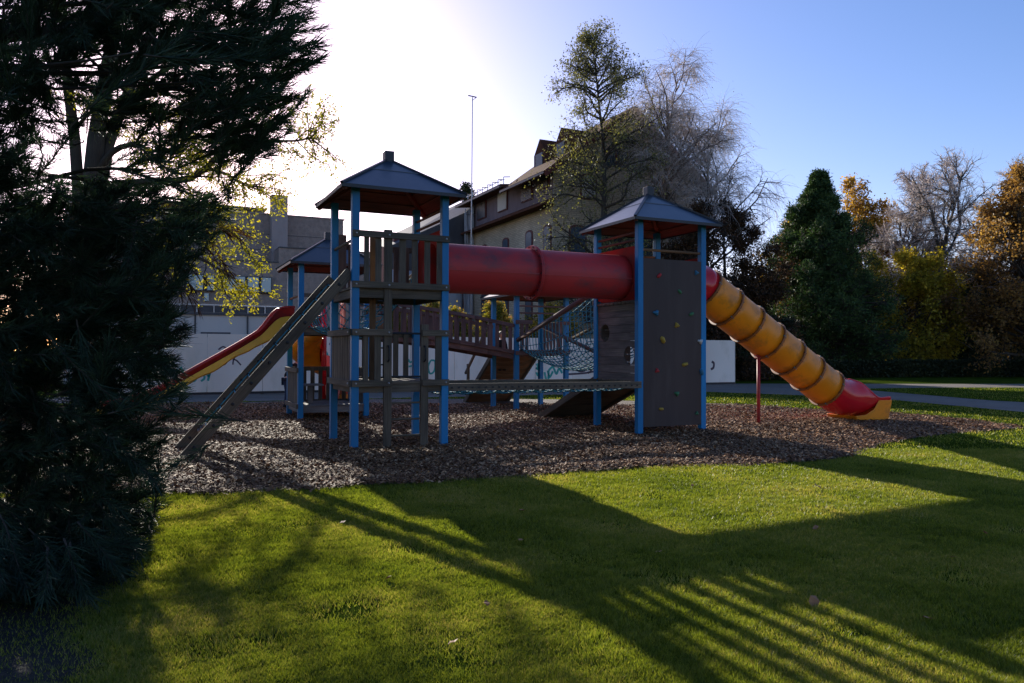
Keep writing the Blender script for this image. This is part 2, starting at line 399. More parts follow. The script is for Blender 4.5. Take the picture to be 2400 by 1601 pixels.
# ------------------------------------------------------------------ play towers
PW, TS = .11, 1.5                                    # post width, tower side
T1, T2, T3, T4 = (0, 0), (5.096, .144), (.133, 5.206), (5.42, 5.82)
def post(par, u, v, z0, z1, wd=PW, m='blue', name='post'):
    b = MB(); b.box((u, v, z0), (u + wd, v + wd, z1)); return b.build(name, m, par, bevel=.006)
def bar(par, p, q, r=.022, m='wood', name='safety_bar'):
    b = MB(); b.tube([p, q], r, 10); return b.build(name, m, par, smooth=False)
def bolt(par, p, n=(0, -1, 0), r=.017, m='steel'):
    b = MB(); p = Vector(p); n = Vector(n); b.tube([p, p + n * .006, p + n * .012], [r, r * .9, r * .4], 10); return b.build('bolt', m, par)
def roof(par, u0, v0, z, rise=.64, over=.2, cap=.15):
    a0, a1, b0, b1 = u0 - over, u0 + TS + over, v0 - over, v0 + TS + over; cu, cv = u0 + TS / 2, v0 + TS / 2
    cor = [(a0, b0), (a1, b0), (a1, b1), (a0, b1)]
    def P(i, t, dz=0): x, y = cor[i % 4]; return Vector((x + (cu - x) * t, y + (cv - y) * t, z + rise * t + dz))
    b = MB()
    for i in range(4):
        b.quad([P(i, 0), P(i + 1, 0), P(i + 1, .6), P(i, .6)])
        b.quad([P(i, .58, .012), P(i + 1, .58, .012), P(i, 1, .012)])
        b.quad([P(i, .58, .012), P(i, .58), P(i + 1, .58), P(i + 1, .58, .012)])
        b.quad([P(i, 0, -.045), P(i + 1, 0, -.045), P(i + 1, 0), P(i, 0)])
    r_ = b.build('roof', 'roof', par)
    b = MB()
    for i in range(4): b.quad([P(i, .004, -.03), P(i, .98, -.035), P(i + 1, .004, -.03)])
    for i in range(4): b.beam(P(i, .03, -.07), P(i, .95, -.07), .06, .07)
    for i in range(4):
        for t in (.2, .4, .6): b.beam(P(i, t, -.04) , P(i + 1, t, -.04), .02, .012)
    b.build('roof_boards', 'wood_under', r_)
    b = MB()
    for i in range(4): b.beam(P(i, -.01, .012), P(i, .97, .014), .05, .03)
    for i in range(4): b.beam(P(i, 0, -.025), P(i + 1, 0, -.025), .012, .05)
    b.build('hip_trim', 'trim', r_)
    b = MB(); b.box((cu - .075, cv - .075, z + rise - .06), (cu + .075, cv + .075, z + rise + cap - .02)); b.build('roof_cap', 'trim', r_, bevel=.005)
    return r_
def deck(par, u0, v0, z, n=11, m='wood', lip=.10):
    b = MB()
    w_ = (TS - .02) / n
    for i in range(n): b.box((u0 + .01, v0 + .01 + i * w_ + .006, z - .035), (u0 + TS - .01, v0 + .01 + (i + 1) * w_ - .006, z))
    d = b.build('deck', m, par, bevel=.003)
    b = MB(); e = .03
    b.box((u0 + PW, v0 + e, z - .16), (u0 + TS - PW, v0 + e + .045, z - .037)); b.box((u0 + PW, v0 + TS - e - .045, z - .16), (u0 + TS - PW, v0 + TS - e, z - .037))
    b.box((u0 + e, v0 + PW, z - .16), (u0 + e + .045, v0 + TS - PW, z - .037)); b.box((u0 + TS - e - .045, v0 + PW, z - .16), (u0 + TS - e, v0 + TS - PW, z - .037))
    b.build('joist', m, d, bevel=.003); return d
def railing(par, side, u0, v0, z0, z1, a0, a1, slats, m='wood', hh=.095, th=.04, bolts=(), inner=True, sth=.028):
    """two rails on the outer face of the posts and slats behind them. side: f b l r; slats=[(from,to)]"""
    out = {'f': -1, 'b': 1, 'l': -1, 'r': 1}[side]; base = {'f': v0, 'b': v0 + TS, 'l': u0, 'r': u0 + TS}[side]
    def pt(a, off, z): return (u0 + a, base + out * off, z) if side in 'fb' else (base + out * off, v0 + a, z)
    b = MB()
    for z in (z0, z1):
        b.beam(pt(a0, th / 2 + .002, z), pt(a1, th / 2 + .002, z), th, hh)
    for s0, s1 in slats:
        c = (s0 + s1) / 2; b.beam(pt(c, -.017, z0 - hh * .45), pt(c, -.017, z1 + hh * .4), (s1 - s0) if side in 'fb' else sth, sth if side in 'fb' else (s1 - s0), (0, 1, 0))
    o = b.build('railing', m, par, bevel=.004)
    nrm = (0, out, 0) if side in 'fb' else (out, 0, 0)
    for a in bolts:
        for z in (z0, z1): bolt(o, pt(a, th + .002, z), nrm)
    return o
def even(a, b, n, wd): return [(a + (b - a) * (i + .5) / n - wd / 2, a + (b - a) * (i + .5) / n + wd / 2) for i in range(n)]

# tower 1: two floors, nearest the camera
t1 = thing('play_tower', 'tall blue-posted play tower nearest the camera with two floors of grey wooden railings', 'play tower', (0, 0, 0), grid=True, group='blue posted play towers')
for u in (0, TS - PW):
    for v in (0, TS - PW): post(t1, u, v, -.05, 3.86)
roof(t1, 0, 0, 3.85)
deck(t1, 0, 0, 2.40); deck(t1, 0, 0, 1.0)
railing(t1, 'f', 0, 0, 2.429, 3.173, -.0, 1.5, [(.18, .255), (.35, .44), (.715, .815), (.912, 1.0), (1.11, 1.20), (1.307, 1.40)], bolts=(.055, .547, 1.445))
railing(t1, 'f', 0, 0, .978, 1.729, 0, .60, [(.17, .25), (.34, .44)], bolts=(.055, .547))
railing(t1, 'f', 0, 0, .978, 1.729, 1.07, 1.5, [(1.29, 1.39)], bolts=(1.445,))
railing(t1, 'l', 0, 0, .978, 1.729, .0, 1.5, even(.13, 1.37, 8, .13), bolts=(.055,))
railing(t1, 'b', 0, 0, 2.429, 3.173, 0, .42, [(.15, .24), (.29, .38)], m='wood_red')
railing(t1, 'b', 0, 0, 2.429, 3.173, 1.02, 1.5, [(1.06, 1.15), (1.24, 1.33)], m='wood_red')
railing(t1, 'b', 0, 0, .978, 1.729, 0, 1.5, even(.13, 1.37, 7, .09))
for s0 in (.486, 1.06):                               # the ladder built into the front
    top = 3.26 if s0 < 1 else 1.86
    b = MB(); b.box((s0, -.045, -.05), (s0 + .118, .0, top) if False else (s0 + .118, -.001, top))
    # keep the stile behind the rails
    b = MB(); b.box((s0, .002, -.05), (s0 + .118, .058, top)); st = b.build('ladder_stile', 'wood' if True else 'wood_light', t1, bevel=.004)
    b = MB(); x = s0 + (.06 if s0 < 1 else .05)
    b.tube([(x, .0, 1.30), (x, -.045, 1.315), (x, -.055, 1.34), (x, -.055, 1.49), (x, -.045, 1.515), (x, .0, 1.53)], .013, 8); b.build('grab_handle', 'knot', st)
for z in (.19, .435, .68, 1.07, 1.72):
    bar(t1, (.604, .03, z), (1.06, .03, z), .016, 'wood' if z < 1 else 'knot', 'rung')
for z in (1.25, 1.5, 2.0, 2.2): bar(t1, (.40, .05, z), (.50, .05, z), .012, 'knot', 'rung')
b = MB(); b.box((.36, .35, 1.0), (.45, .39, 3.2)); b.build('inner_stile', 'wood_warm', t1, bevel=.004)
b = MB(); b.box((.10, 1.40, 2.3), (.24, 1.44, 3.35)); b.build('inner_stile', 'wood_red', t1, bevel=.004)
bar(t1, (.055, .11, 3.1), (.055, 1.39, 3.1), .024, 'wood')
for z in (3.50, 3.65): bar(t1, (1.445, .11, z), (1.445, 1.39, z), .022, 'wood_under')
b = MB()                                              # red end board round the tube mouth
def ring_plate(b, u, v0, v1, z0, z1, cv, cz, r, th=.02, n=40):
    P = []
    for i in range(n):
        a = 2 * math.pi * i / n; c, s_ = math.cos(a), math.sin(a)
        k = min(((v1 - cv) / c if c > 1e-6 else ((v0 - cv) / c if c < -1e-6 else 1e9)), ((z1 - cz) / s_ if s_ > 1e-6 else ((z0 - cz) / s_ if s_ < -1e-6 else 1e9)))
        P.append(((cv + r * c, cz + r * s_), (cv + k * c, cz + k * s_)))
    for i in range(n):
        (a, o), (a2, o2) = P[i], P[(i + 1) % n]
        for uu in (u, u + th): b.quad([(uu, *a), (uu, *o), (uu, *o2), (uu, *a2)])
        b.quad([(u, *a), (u + th, *a), (u + th, *a2), (u, *a2)]); b.quad([(u, *o), (u + th, *o), (u + th, *o2), (u, *o2)])
TZ, TR = 2.815, .40
ring_plate(b, 1.46, .11, 1.39, 2.405, 3.36, .75, TZ, TR); b.build('end_panel', 'red_board', t1)

# tower 2: climbing wall tower
t2 = thing('play_tower', 'tall blue-posted play tower with dark climbing wall and red tube running into it', 'play tower', (*T2, 0), grid=True, group='blue posted play towers')
U, Vv = T2
for u in (0, TS - PW):
    for v in (0, TS - PW): post(t2, U + u, Vv + v, -.05, 3.84)
roof(t2, U, Vv, 3.80)
deck(t2, U, Vv, 2.36); deck(t2, U, Vv, .95)
b = MB(); b.box((U + PW + .004, Vv + .003, .13), (U + TS - PW - .004, Vv + .028, 3.114)); cp = b.build('climbing_wall', 'panel', t2, bevel=.002)
holds = [(669, 568, 'red', 1), (890, 552, 'blue', 1), (791, 664, 'green', .9), (650, 790, 'blue', 1.25), (860, 796, 'green', 1), (774, 863, 'yellow', 1.1), (690, 950, 'yellow', 1.3), (913, 958, 'white', 1.1),
         (822, 1094, 'yellow', 1.15), (657, 1132, 'red', .95), (920, 1139, 'blue', 1.2), (774, 1268, 'green', 1.05), (682, 1359, 'yellow', .9), (893, 1384, 'green', .8)]
hc = {'red': (.45, .03, .03), 'blue': (.03, .16, .26), 'green': (.05, .17, .07), 'yellow': (.38, .24, .03), 'white': (.6, .6, .55)}
for k, c in hc.items(): M['hold_' + k] = m_paint('hold_' + k, c, (.05, .05, .04), .35, .6, 12)
pw0 = gw(U, Vv + .003)
for i, (X, Y, col, sc) in enumerate(holds):
    px, py = 1280 + X / 2.5295, 420 + Y / 2.5295; r = (px - 1200) / F_PX
    # where that sight line meets the climbing wall
    u = (r * pw0.y - pw0.x) / (CU - SU * r); D = pw0.y + SU * u; z = EYE + (HOR - py) / F_PX * D
    q = random.Random(i); b = MB(); P = []
    for a in range(6):
        th = a / 5 * math.pi / 2; row = []
        for c in range(10):
            ph = c / 10 * 6.283; rad = .045 * sc * math.sin(th + .02) * (1 + .35 * math.sin(ph * (2 + i % 2) + i * 1.7)) if a else .004
            row.append((U + u + rad * math.cos(ph), Vv + .003 - .045 * sc * math.cos(th), z + rad * math.sin(ph) * .9))
        P.append(row)
    b.grid(P, True); b.quad(P[0][::-1]); h = b.build('climbing_hold', 'hold_' + col, cp, smooth=True); h['label'] = col + ' climbing hold'
# plank wall with two round holes on the left side
zs = [.93 + i * (2.38 - .93) / 10 for i in range(11)]
b = MB()
for i in range(10): b.box((U + .035, Vv + PW + .003, zs[i] + .003), (U + .062, Vv + TS - PW - .003, zs[i + 1] - .003))
pl = b.build('plank_wall', 'plank', t2)
def cut_holes(o, cuts):
    hs = []
    for (p, q, r_) in cuts:
        c = MB(); c.tube([p, q], r_, 32); h = c.build('cutter', 'plank', o.parent); hs.append(h)
        md = o.modifiers.new('hole', 'BOOLEAN'); md.object = h; md.operation = 'DIFFERENCE'; md.solver = 'EXACT'
    dg = bpy.context.evaluated_depsgraph_get(); me = bpy.data.meshes.new_from_object(o.evaluated_get(dg)); o.modifiers.clear(); o.data = me
    for h in hs: bpy.data.objects.remove(h)
def on_left(px, py):
    """grid v and z where a sight line meets the left wall plane of tower 2"""
    p = gw(U + .03, Vv); r = (px - 1200) / F_PX; v = (p.x - r * p.y) / (SU + r * CU); D = p.y + CU * v
    return Vv + v, EYE + (HOR - py) / F_PX * D
HL = [on_left(1417, 780), on_left(1473.7, 832)]
cut_holes(pl, [((U - .1, v, z), (U + .2, v, z), .165) for v, z in HL])
b = MB(); ring_plate(b, U + .036, Vv + PW + .003, Vv + TS - PW - .003, 2.383, 3.345, Vv + .62, TZ, TR); b.build('end_panel', 'red_board', t2)
for z in (3.45, 3.58): bar(t2, (U + .055, Vv + .11, z), (U + .055, Vv + 1.39, z), .022, 'wood_under')
bar(t2, (U + .11, Vv + .055, 3.27), (U + 1.39, Vv + .055, 3.27), .024, 'wood_warm')
bar(t2, (U + .11, Vv + 1.445, 3.35), (U + 1.39, Vv + 1.445, 3.35), .022, 'wood_warm')
b = MB()
for i in range(9): b.box((U + PW, Vv + 1.42, .95 + i * .155), (U + .80, Vv + 1.45, .95 + i * .155 + .148))
b.build('back_planks', 'plank', t2)
railing(t2, 'b', U, Vv, 2.4, 3.12, 0, 1.5, even(.13, 1.37, 7, .09), 'wood_red')
b = MB(); ring_plate(b, U + TS - .06, Vv + PW + .003, Vv + TS - PW - .003, 2.37, 3.2, Vv + .75, 2.79, TR); b.build('end_panel', 'red_board', t2)

# tower 3: low covered tower behind tower 1
t3 = thing('play_tower', 'covered blue-posted play tower with low railed platform behind the slanted ladder', 'play tower', (*T3, 0), grid=True, group='blue posted play towers')
U, Vv = T3
for u in (0, TS - PW):
    for v in (0, TS - PW): post(t3, U + u, Vv + v, -.05, 3.32)
roof(t3, U, Vv, 3.30)
deck(t3, U, Vv, 1.95, m='wood'); deck(t3, U, Vv, .32, m='wood_light')
railing(t3, 'l', U, Vv, .30, 1.05, -.03, 1.5, even(.12, 1.38, 9, .12))
railing(t3, 'b', U, Vv, .30, 1.05, 0, 1.5, even(.12, 1.38, 7, .09))
railing(t3, 'r', U, Vv, .30, 1.05, 0, 1.5, even(.12, 1.38, 8, .1))
bar(t3, (U + .055, Vv + .11, 2.62), (U + .055, Vv + 1.39, 2.62), .024, 'wood_warm')
b = MB(); b.box((U + .12, Vv + .45, .70), (U + .62, Vv + .95, .735)); b.box((U + .32, Vv + .65, .32), (U + .42, Vv + .75, .70)); b.build('small_table', 'wood_light', t3, bevel=.004)
b = MB(); b.box((U + 1.0, Vv + 1.44, 1.95), (U + 1.14, Vv + 1.49, 2.85)); b.build('board', 'wood', t3, bevel=.004)
b = MB(); b.box((U + .3, Vv + .02, 2.0), (U + .42, Vv + .06, 2.66)); b.box((U + .1, Vv + .02, 2.58), (U + .5, Vv + .05, 2.66)); b.build('board', 'wood', t3, bevel=.004)
# tower 4: far tower behind the red tube
t4 = thing('play_tower', 'low blue-posted play tower farthest back, its roof behind the red crawl tube', 'play tower', (*T4, 0), grid=True, group='blue posted play towers')
U, Vv = T4
for u in (0, TS - PW):
    for v in (0, TS - PW): post(t4, U + u, Vv + v, -.05, 2.88)
roof(t4, U, Vv, 2.86)
deck(t4, U, Vv, 1.50, m='wood_red')
for z in (2.41, 2.58):
    bar(t4, (U + .11, Vv + .055, z), (U + 1.39, Vv + .055, z), .022, 'wood_red')
railing(t4, 'f', U, Vv, 1.42, 2.18, .0, .45, [(.14, .23), (.28, .36)], 'wood_red')
railing(t4, 'f', U, Vv, 1.42, 2.18, 1.15, 1.5, [(1.2, 1.29)], 'wood_red')
railing(t4, 'r', U, Vv, 1.45, 2.18, 0, 1.5, even(.12, 1.38, 7, .09), 'wood_red')

# ------------------------------------------------------------------ crawl tube between towers 1 and 2
ct = thing('crawl_tube', 'long dark red crawl tube joining the two tall towers', 'crawl tube', (TS + .02, .75, TZ), grid=True)
def ubar(s): return (1.462 + s * (T2[0] + .04 - 1.462), .75 + s * (T2[1] + .62 - .75), TZ)
SEG = 48
def tube_shell(name, s0, s1, r, m, par, seamlip=True):
    b = MB(); P = []
    for i in range(13):
        s = s0 + (s1 - s0) * i / 12; c = ubar(s)
        P.append([(c[0], c[1] + r * math.cos(a), c[2] + r * math.sin(a)) for a in [2 * math.pi * j / SEG for j in range(SEG)]])
    b.grid(P, True); o = b.build(name, m, par, smooth=True, solid=.012); return o
for s0, s1 in ((0, .5), (.5, 1)):
    o = tube_shell('tube_section', s0, s1, TR, 'red', ct)
    b = MB()
    for ang in (188, 8):                               # long moulded seam along the side
        a = R(ang); p, q = Vector(ubar(s0)), Vector(ubar(s1)); d = Vector((0, math.cos(a), math.sin(a))) * (TR + .008)
        b.beam(p + d, q + d, .014, .018)
    b.build('seam', 'red', o)
b = MB(); P = []
for du, r in ((-.028, TR), (-.026, TR + .07), (-.004, TR + .075), (-.0035, TR + .07), (.0035, TR + .07), (.004, TR + .075), (.026, TR + .07), (.028, TR)):
    c = ubar(.5); P.append([(c[0] + du, c[1] + r * math.cos(a), c[2] + r * math.sin(a)) for a in [2 * math.pi * j / SEG for j in range(SEG)]])
b.grid(P, True); fl = b.build('flange', 'red', ct, smooth=False)
for j in range(18):
    b = MB(); a = 2 * math.pi * j / 18 + .1; c = ubar(.5); p = Vector((c[0], c[1] + (TR + .045) * math.cos(a), c[2] + (TR + .045) * math.sin(a)))
    b.tube([p + Vector((-.04, 0, 0)), p + Vector((.04, 0, 0))], .013, 6); b.build('bolt', 'knot', fl)

# ------------------------------------------------------------------ tube slide
ts = thing('tube_slide', 'orange tube slide with red ends running down from the climbing tower', 'slide', (T2[0] + TS, T2[1] + .75, 0), grid=True)
cy = T2[1] + .75; u_a = T2[0] + TS - .04
s_pts = [Vector((u_a, cy, 2.79)), Vector((u_a + .22, cy, 2.78)), Vector((u_a + .46, cy, 2.72))]
g2 = T2[0] + 2.62; g7 = T2[0] + 5.35; z2, z7 = 2.36, .70; sl = (z7 - z2) / (g7 - g2); st_ = (g7 - g2) / 5
g1 = g2 - st_
rings = [Vector((g1 + st_ * i, cy, z2 + sl * st_ * (i - 1))) for i in range(7)]
dirn = (rings[1] - rings[0]).normalized()
def shell(b, path, rad, n=32, a0=0, a1=2 * math.pi, up=Vector((0, 0, 1))):
    P = []
    for i, p in enumerate(path):
        t = (path[min(i + 1, len(path) - 1)] - path[max(i - 1, 0)]).normalized(); x = Vector((0, 1, 0)); y = x.cross(t) * -1
        y = t.cross(x) if t.cross(x).z > 0 else x.cross(t)
        full = abs(a1 - a0 - 2 * math.pi) < 1e-6; k = n if full else n + 1
        P.append([tuple(p + x * (rad[i] * math.cos(a0 + (a1 - a0) * j / n)) + y * (rad[i] * math.sin(a0 + (a1 - a0) * j / n))) for j in range(k)])
    b.grid(P, full); return P
b = MB(); top = s_pts + [rings[0] - dirn * .12, rings[0]]; shell(b, top, [TR] * len(top)); b.build('entry_section', 'red_new', ts, smooth=True, solid=.012)
for i in range(6):
    b = MB(); p, q = rings[i], rings[i + 1]; pth = [p.lerp(q, k / 4) for k in range(5)]; shell(b, pth, [TR] * 5); b.build('tube_section', 'yellow', ts, smooth=True, solid=.012)
for i, c in enumerate(rings):
    b = MB(); x = Vector((0, 1, 0)); y = dirn.cross(x); y = y if y.z > 0 else -y; P = []
    for dd, r in ((-.022, TR + .004), (-.020, TR + .04), (-.003, TR + .045), (.003, TR + .045), (.020, TR + .04), (.022, TR + .004)):
        P.append([tuple(c + dirn * dd + x * (r * math.cos(a)) + y * (r * math.sin(a))) for a in [2 * math.pi * j / 36 for j in range(36)]])
    b.grid(P, True); rg = b.build('ring_flange', m_paint('flange_orange', (.30, .10, .02), (.03, .02, .015), .6, .5, 8, (1, 1, 1)) if i == 0 else bpy.data.materials['flange_orange'], ts)
    for j in range(14):
        a = 2 * math.pi * (j + .5) / 14; pc = c + x * ((TR + .03) * math.cos(a)) + y * ((TR + .03) * math.sin(a)); bb = MB()
        if math.cos(a) > .25: continue                 # only the side toward the lawn can be seen
        bb.tube([pc - dirn * .034, pc + dirn * .034], .011, 6)
        bb.build('bolt', M['rope'] if (j * 7 + i) % 3 == 0 else M['knot'], rg)
# red run-out: closed at the ring, opening into a trough
e0 = rings[6]
def runout():
    P = []; nn = 30; dz0 = .70
    for o_, zc, rv, hw_, op in ((0, .70, .40, .40, 1), (.25, .565, .40, .40, 1), (.5, .50, .40, .40, .96), (.75, .50, .38, .40, .79), (.95, .48, .34, .39, .61), (1.15, .48, .26, .39, .50), (1.48, .49, .22, .39, .50)):
        row = []; tilt = max(0, 1 - o_ / .5) * .52
        for j in range(nn + 1):
            a = -math.pi / 2 + (j / nn * 2 - 1) * math.pi * op; zz = rv * math.sin(a)
            row.append((e0.x + o_ + zz * math.sin(tilt) * (1 if o_ < .5 else 0), cy + hw_ * math.cos(a), zc + zz * (math.cos(tilt) if o_ < .5 else 1)))
        P.append(row)
    Q = []
    for i in range(len(P) - 1):
        for k in range(4):
            t = k / 4; p0, p1, p2, p3 = P[max(i - 1, 0)], P[i], P[i + 1], P[min(i + 2, len(P) - 1)]
            Q.append([tuple(.5 * (2 * b_[c] + (c_[c] - a_[c]) * t + (2 * a_[c] - 5 * b_[c] + 4 * c_[c] - d_[c]) * t * t + (3 * b_[c] - a_[c] - 3 * c_[c] + d_[c]) * t ** 3) for c in range(3)) for a_, b_, c_, d_ in zip(p0, p1, p2, p3)])
    Q.append(P[-1]); return Q
b = MB(); Q = runout(); b.grid(Q); ro = b.build('exit_trough', 'red_new', ts, smooth=True, solid=.02)
b = MB(); b.tube([q[0] for q in Q[9:]], .022, 8); b.tube([q[-1] for q in Q[9:]], .022, 8); b.tube(Q[-1], .022, 8); b.build('rolled_edge', 'red_new', ro, smooth=True)
b = MB(); pr = [(.50, 0), (1.44, 0), (1.52, .43), (1.12, .43), (.98, .24), (.75, .13), (.44, .11)]
for k in (-1, 1): q = [(e0.x + a_, cy + k * (.37 + .03 * z_ / .4), z_) for a_, z_ in pr]; b.quad(q if k < 0 else q[::-1])
for i in range(len(pr)):
    (a_, z_), (c_, d_) = pr[i], pr[(i + 1) % len(pr)]
    if i in (2, 3, 4, 5): continue
    b.quad([(e0.x + a_, cy - .37 - .03 * z_ / .4, z_), (e0.x + a_, cy + .37 + .03 * z_ / .4, z_), (e0.x + c_, cy + .37 + .03 * d_ / .4, d_), (e0.x + c_, cy - .37 - .03 * d_ / .4, d_)])
b.build('foot_block', 'yellow', ts, bevel=.008, solid=.02)
b = MB(); sp = T2[0] + 3.46; b.tube([(sp, cy, -.05), (sp, cy, 1.40)], .034, 14); spo = b.build('support_pole', 'red', ts, smooth=True)
b = MB(); b.beam((sp - .07, cy, 1.385), (sp + .05, cy, 1.36), .10, .02); b.tube([(sp - .03, cy - .07, 1.34), (sp - .03, cy + .07, 1.34)], .018, 8); b.build('bracket', 'red', spo)

# ------------------------------------------------------------------ ropes
def net(par, Sf, na, nb, r=.009, m='rope', sub=3, knots=.019, name='rope_net', skip=None):
    b = MB()
    for i in range(na + 1): b.tube([Sf(i / na, j / (nb * sub)) for j in range(nb * sub + 1)], r, 5, False)
    for j in range(nb + 1): b.tube([Sf(i / (na * sub), j / nb) for i in range(na * sub + 1)], r, 5, False)
    b.second = (len(b.f), 'knot')
    for i in range(na + 1):
        for j in range(nb + 1):
            b.ball(Sf(i / na, j / nb), knots, (1, 1, .9), 6)
    return b.build(name, m, par, smooth=True)
# level net bridge between the tall towers
nb_ = thing('net_bridge', 'low horizontal rope net bridge between two long grey beams under the red tube', 'net bridge', (TS, 0, 0), grid=True)
for v0, v1 in ((.03, T2[1] - .025), (1.36, T2[1] + 1.40)):
    b = MB(); b.beam((TS - (.0), v0, .90), (T2[0] + .04 if v0 < 1 else T2[0], v1, .88), .05, .115); bm_ = b.build('side_beam', 'wood', nb_, bevel=.004)
    bb = MB()
    for i in range(31):
        t = (i + .5) / 31; p = Vector((TS + t * (T2[0] - TS), v0 + t * (v1 - v0) - .026, .895 - .02 * t)); bb.tube([p, p + Vector((0, -.012, 0))], .017, 7)
    bb.build('bolt_row', 'knot', bm_)
def Sn(a, c):
    u = TS + .06 + a * (T2[0] - TS - .1); v = .07 + c * (1.29 + .04); v += a * .13
    return Vector((u, v, .86 - .09 * math.sin(math.pi * c) ** .6 - .02 * math.sin(a * 62)))
net(nb_, Sn, 30, 8, .010, sub=2)
# slanted rope ladder on the left of tower 1
ld = thing('slanted_ladder', 'slanted wooden rope ladder leaning on the left side of the near tower', 'ladder', (-2.2, .7, 0), grid=True)
for v in (.10, 1.36):
    b = MB(); b.beam((-2.27, v, -.05), (0.0, v, 2.62), .045, .15); bm_ = b.build('side_beam', 'wood', ld, bevel=.005)
    for i in range(9):
        t = (i + .7) / 9.4; p = Vector((-2.27 + 2.27 * t, v - .023, -.05 + 2.67 * t)); bolt(bm_, p, r=.024, m='knot')
def Sl(a, c):
    t = .16 + a * .80; return Vector((-2.27 + 2.27 * t + .02, .13 + c * 1.2, -.05 + 2.67 * t - .06 * math.sin(math.pi * c)))
net(ld, Sl, 9, 4, .011, sub=2, knots=.027)
b = MB()
for k in range(4): b.tube([(-1.98 + k * .035, 1.33, .27 + k * .035), (-1.98 + k * .035, 1.22, .25 + k * .035)], .022, 8)
b.build('rope_clamp', 'steel', ld)
# net passage from tower 1 back to tower 3
np1 = thing('net_passage', 'sloping rope net passage with log between the near tower and the low covered tower', 'net passage', (.8, TS, 0), grid=True)
for u0, u1 in ((.1, T3[0] + .1), (1.42, T3[0] + 1.40)):
    b = MB(); b.beam((u0, TS - .0, 2.72), (u1, T3[1] + .0, 2.30), .045, .14); b.build('side_beam', 'wood_warm', np1, bevel=.004)
def Sp(a, c):
    ang = math.pi * c; u = .78 + .1 * a - .60 * math.cos(ang); v = TS + a * (T3[1] - TS)
    return Vector((u, v, 2.70 - .40 * a - (.66 - .15 * math.cos(a * 6.28)) * math.sin(ang) ** .7))
net(np1, Sp, 12, 9, .010, sub=2)
b = MB(); b.tube([(1.25, 2.6, 1.75), (1.30, 3.7, 2.32)], .085, 14); b.build('log', 'log', np1, smooth=True)
# net passage from tower 4 up to tower 2
np2 = thing('net_passage', 'sagging blue rope net tunnel with slanting log handrails behind the plank wall', 'net passage', (T4[0] + .75, T4[1], 0), grid=True)
A0, A1 = Vector((T4[0] + .06, T4[1] - .03, 1.74)), Vector((T2[0] + .06, T2[1] + TS + .05, 2.62))
B0, B1 = Vector((T4[0] + 1.44, T4[1] - .03, 1.74)), Vector((T2[0] + 1.44, T2[1] + TS + .05, 2.62))
for p, q in ((A0, A1), (B0, B1)):
    b = MB(); b.tube([p, q], .055, 12); b.build('log_handrail', 'wood_red' if p is A0 else 'wood', np2, smooth=True)
b = MB(); b.tube([(T4[0] + .5, T4[1] - .3, 2.1), (T4[0] + 1.3, T4[1] - 2.4, 1.25)], .045, 10); b.build('crossing_log', 'wood_red', np2, smooth=True)
def Sq(a, c):
    p, q = A0.lerp(A1, a), B0.lerp(B1, a); x = p.lerp(q, .5 - .5 * math.cos(math.pi * c))
    fl = 1.42 - .34 * math.sin(math.pi * min(1, a * 1.15)) ** .7 - .1 * a; top_ = p.z
    x.z = top_ - (top_ - fl) * math.sin(math.pi * c) ** .55; return x
net(np2, Sq, 22, 16, .009, sub=2, knots=.018)
def Sr(a, c):
    p = A0.lerp(A1, .45 + .55 * a); q = B0.lerp(B1, .45 + .55 * a); x = p.lerp(q, c); x.z += .32 * math.sin(math.pi * c) * a; return x
net(np2, Sr, 8, 8, .008, sub=2, knots=.014, name='top_net')
# wooden bridge tower 3 -> tower 4
wb = thing('wooden_bridge', 'brown wooden slatted bridge sloping down behind the near tower to the farthest tower', 'bridge', (T3[0] + TS, T3[1] + .7, 0), grid=True)
def br(t, off, z): return Vector((T3[0] + TS + t * (T4[0] - T3[0] - TS), T3[1] + off + t * (T4[1] - T3[1]), z + 1.92 - .46 * t + .05 * math.sin(math.pi * t)))
for off in (.09, 1.38):
    b = MB()
    for i in range(10):
        t0, t1_ = i / 10, (i + 1) / 10
        b.beam(br(t0, off - .02, .63), br(t1_, off - .02, .63), .04, .085); b.beam(br(t0, off - .02, -.02), br(t1_, off - .02, -.02), .04, .09)
        b.beam(br(t0, off + .03, -.13), br(t1_, off + .03, -.13), .05, .12)
    n_ = 20
    for i in range(n_):
        t = (i + .5) / n_; b.beam(br(t, off + .016, -.05), br(t, off + .016, .66), .095, .026, (0, 1, 0))
    b.build('side_railing', 'wood_red', wb, bevel=.003)
b = MB()
for i in range(30):
    t = (i + .5) / 30; p = br(t, .1, -.05); q = br(t, 1.36, -.05); b.beam(p, q, .10, .03)
b.build('walkway', 'wood_red', wb, bevel=.003)
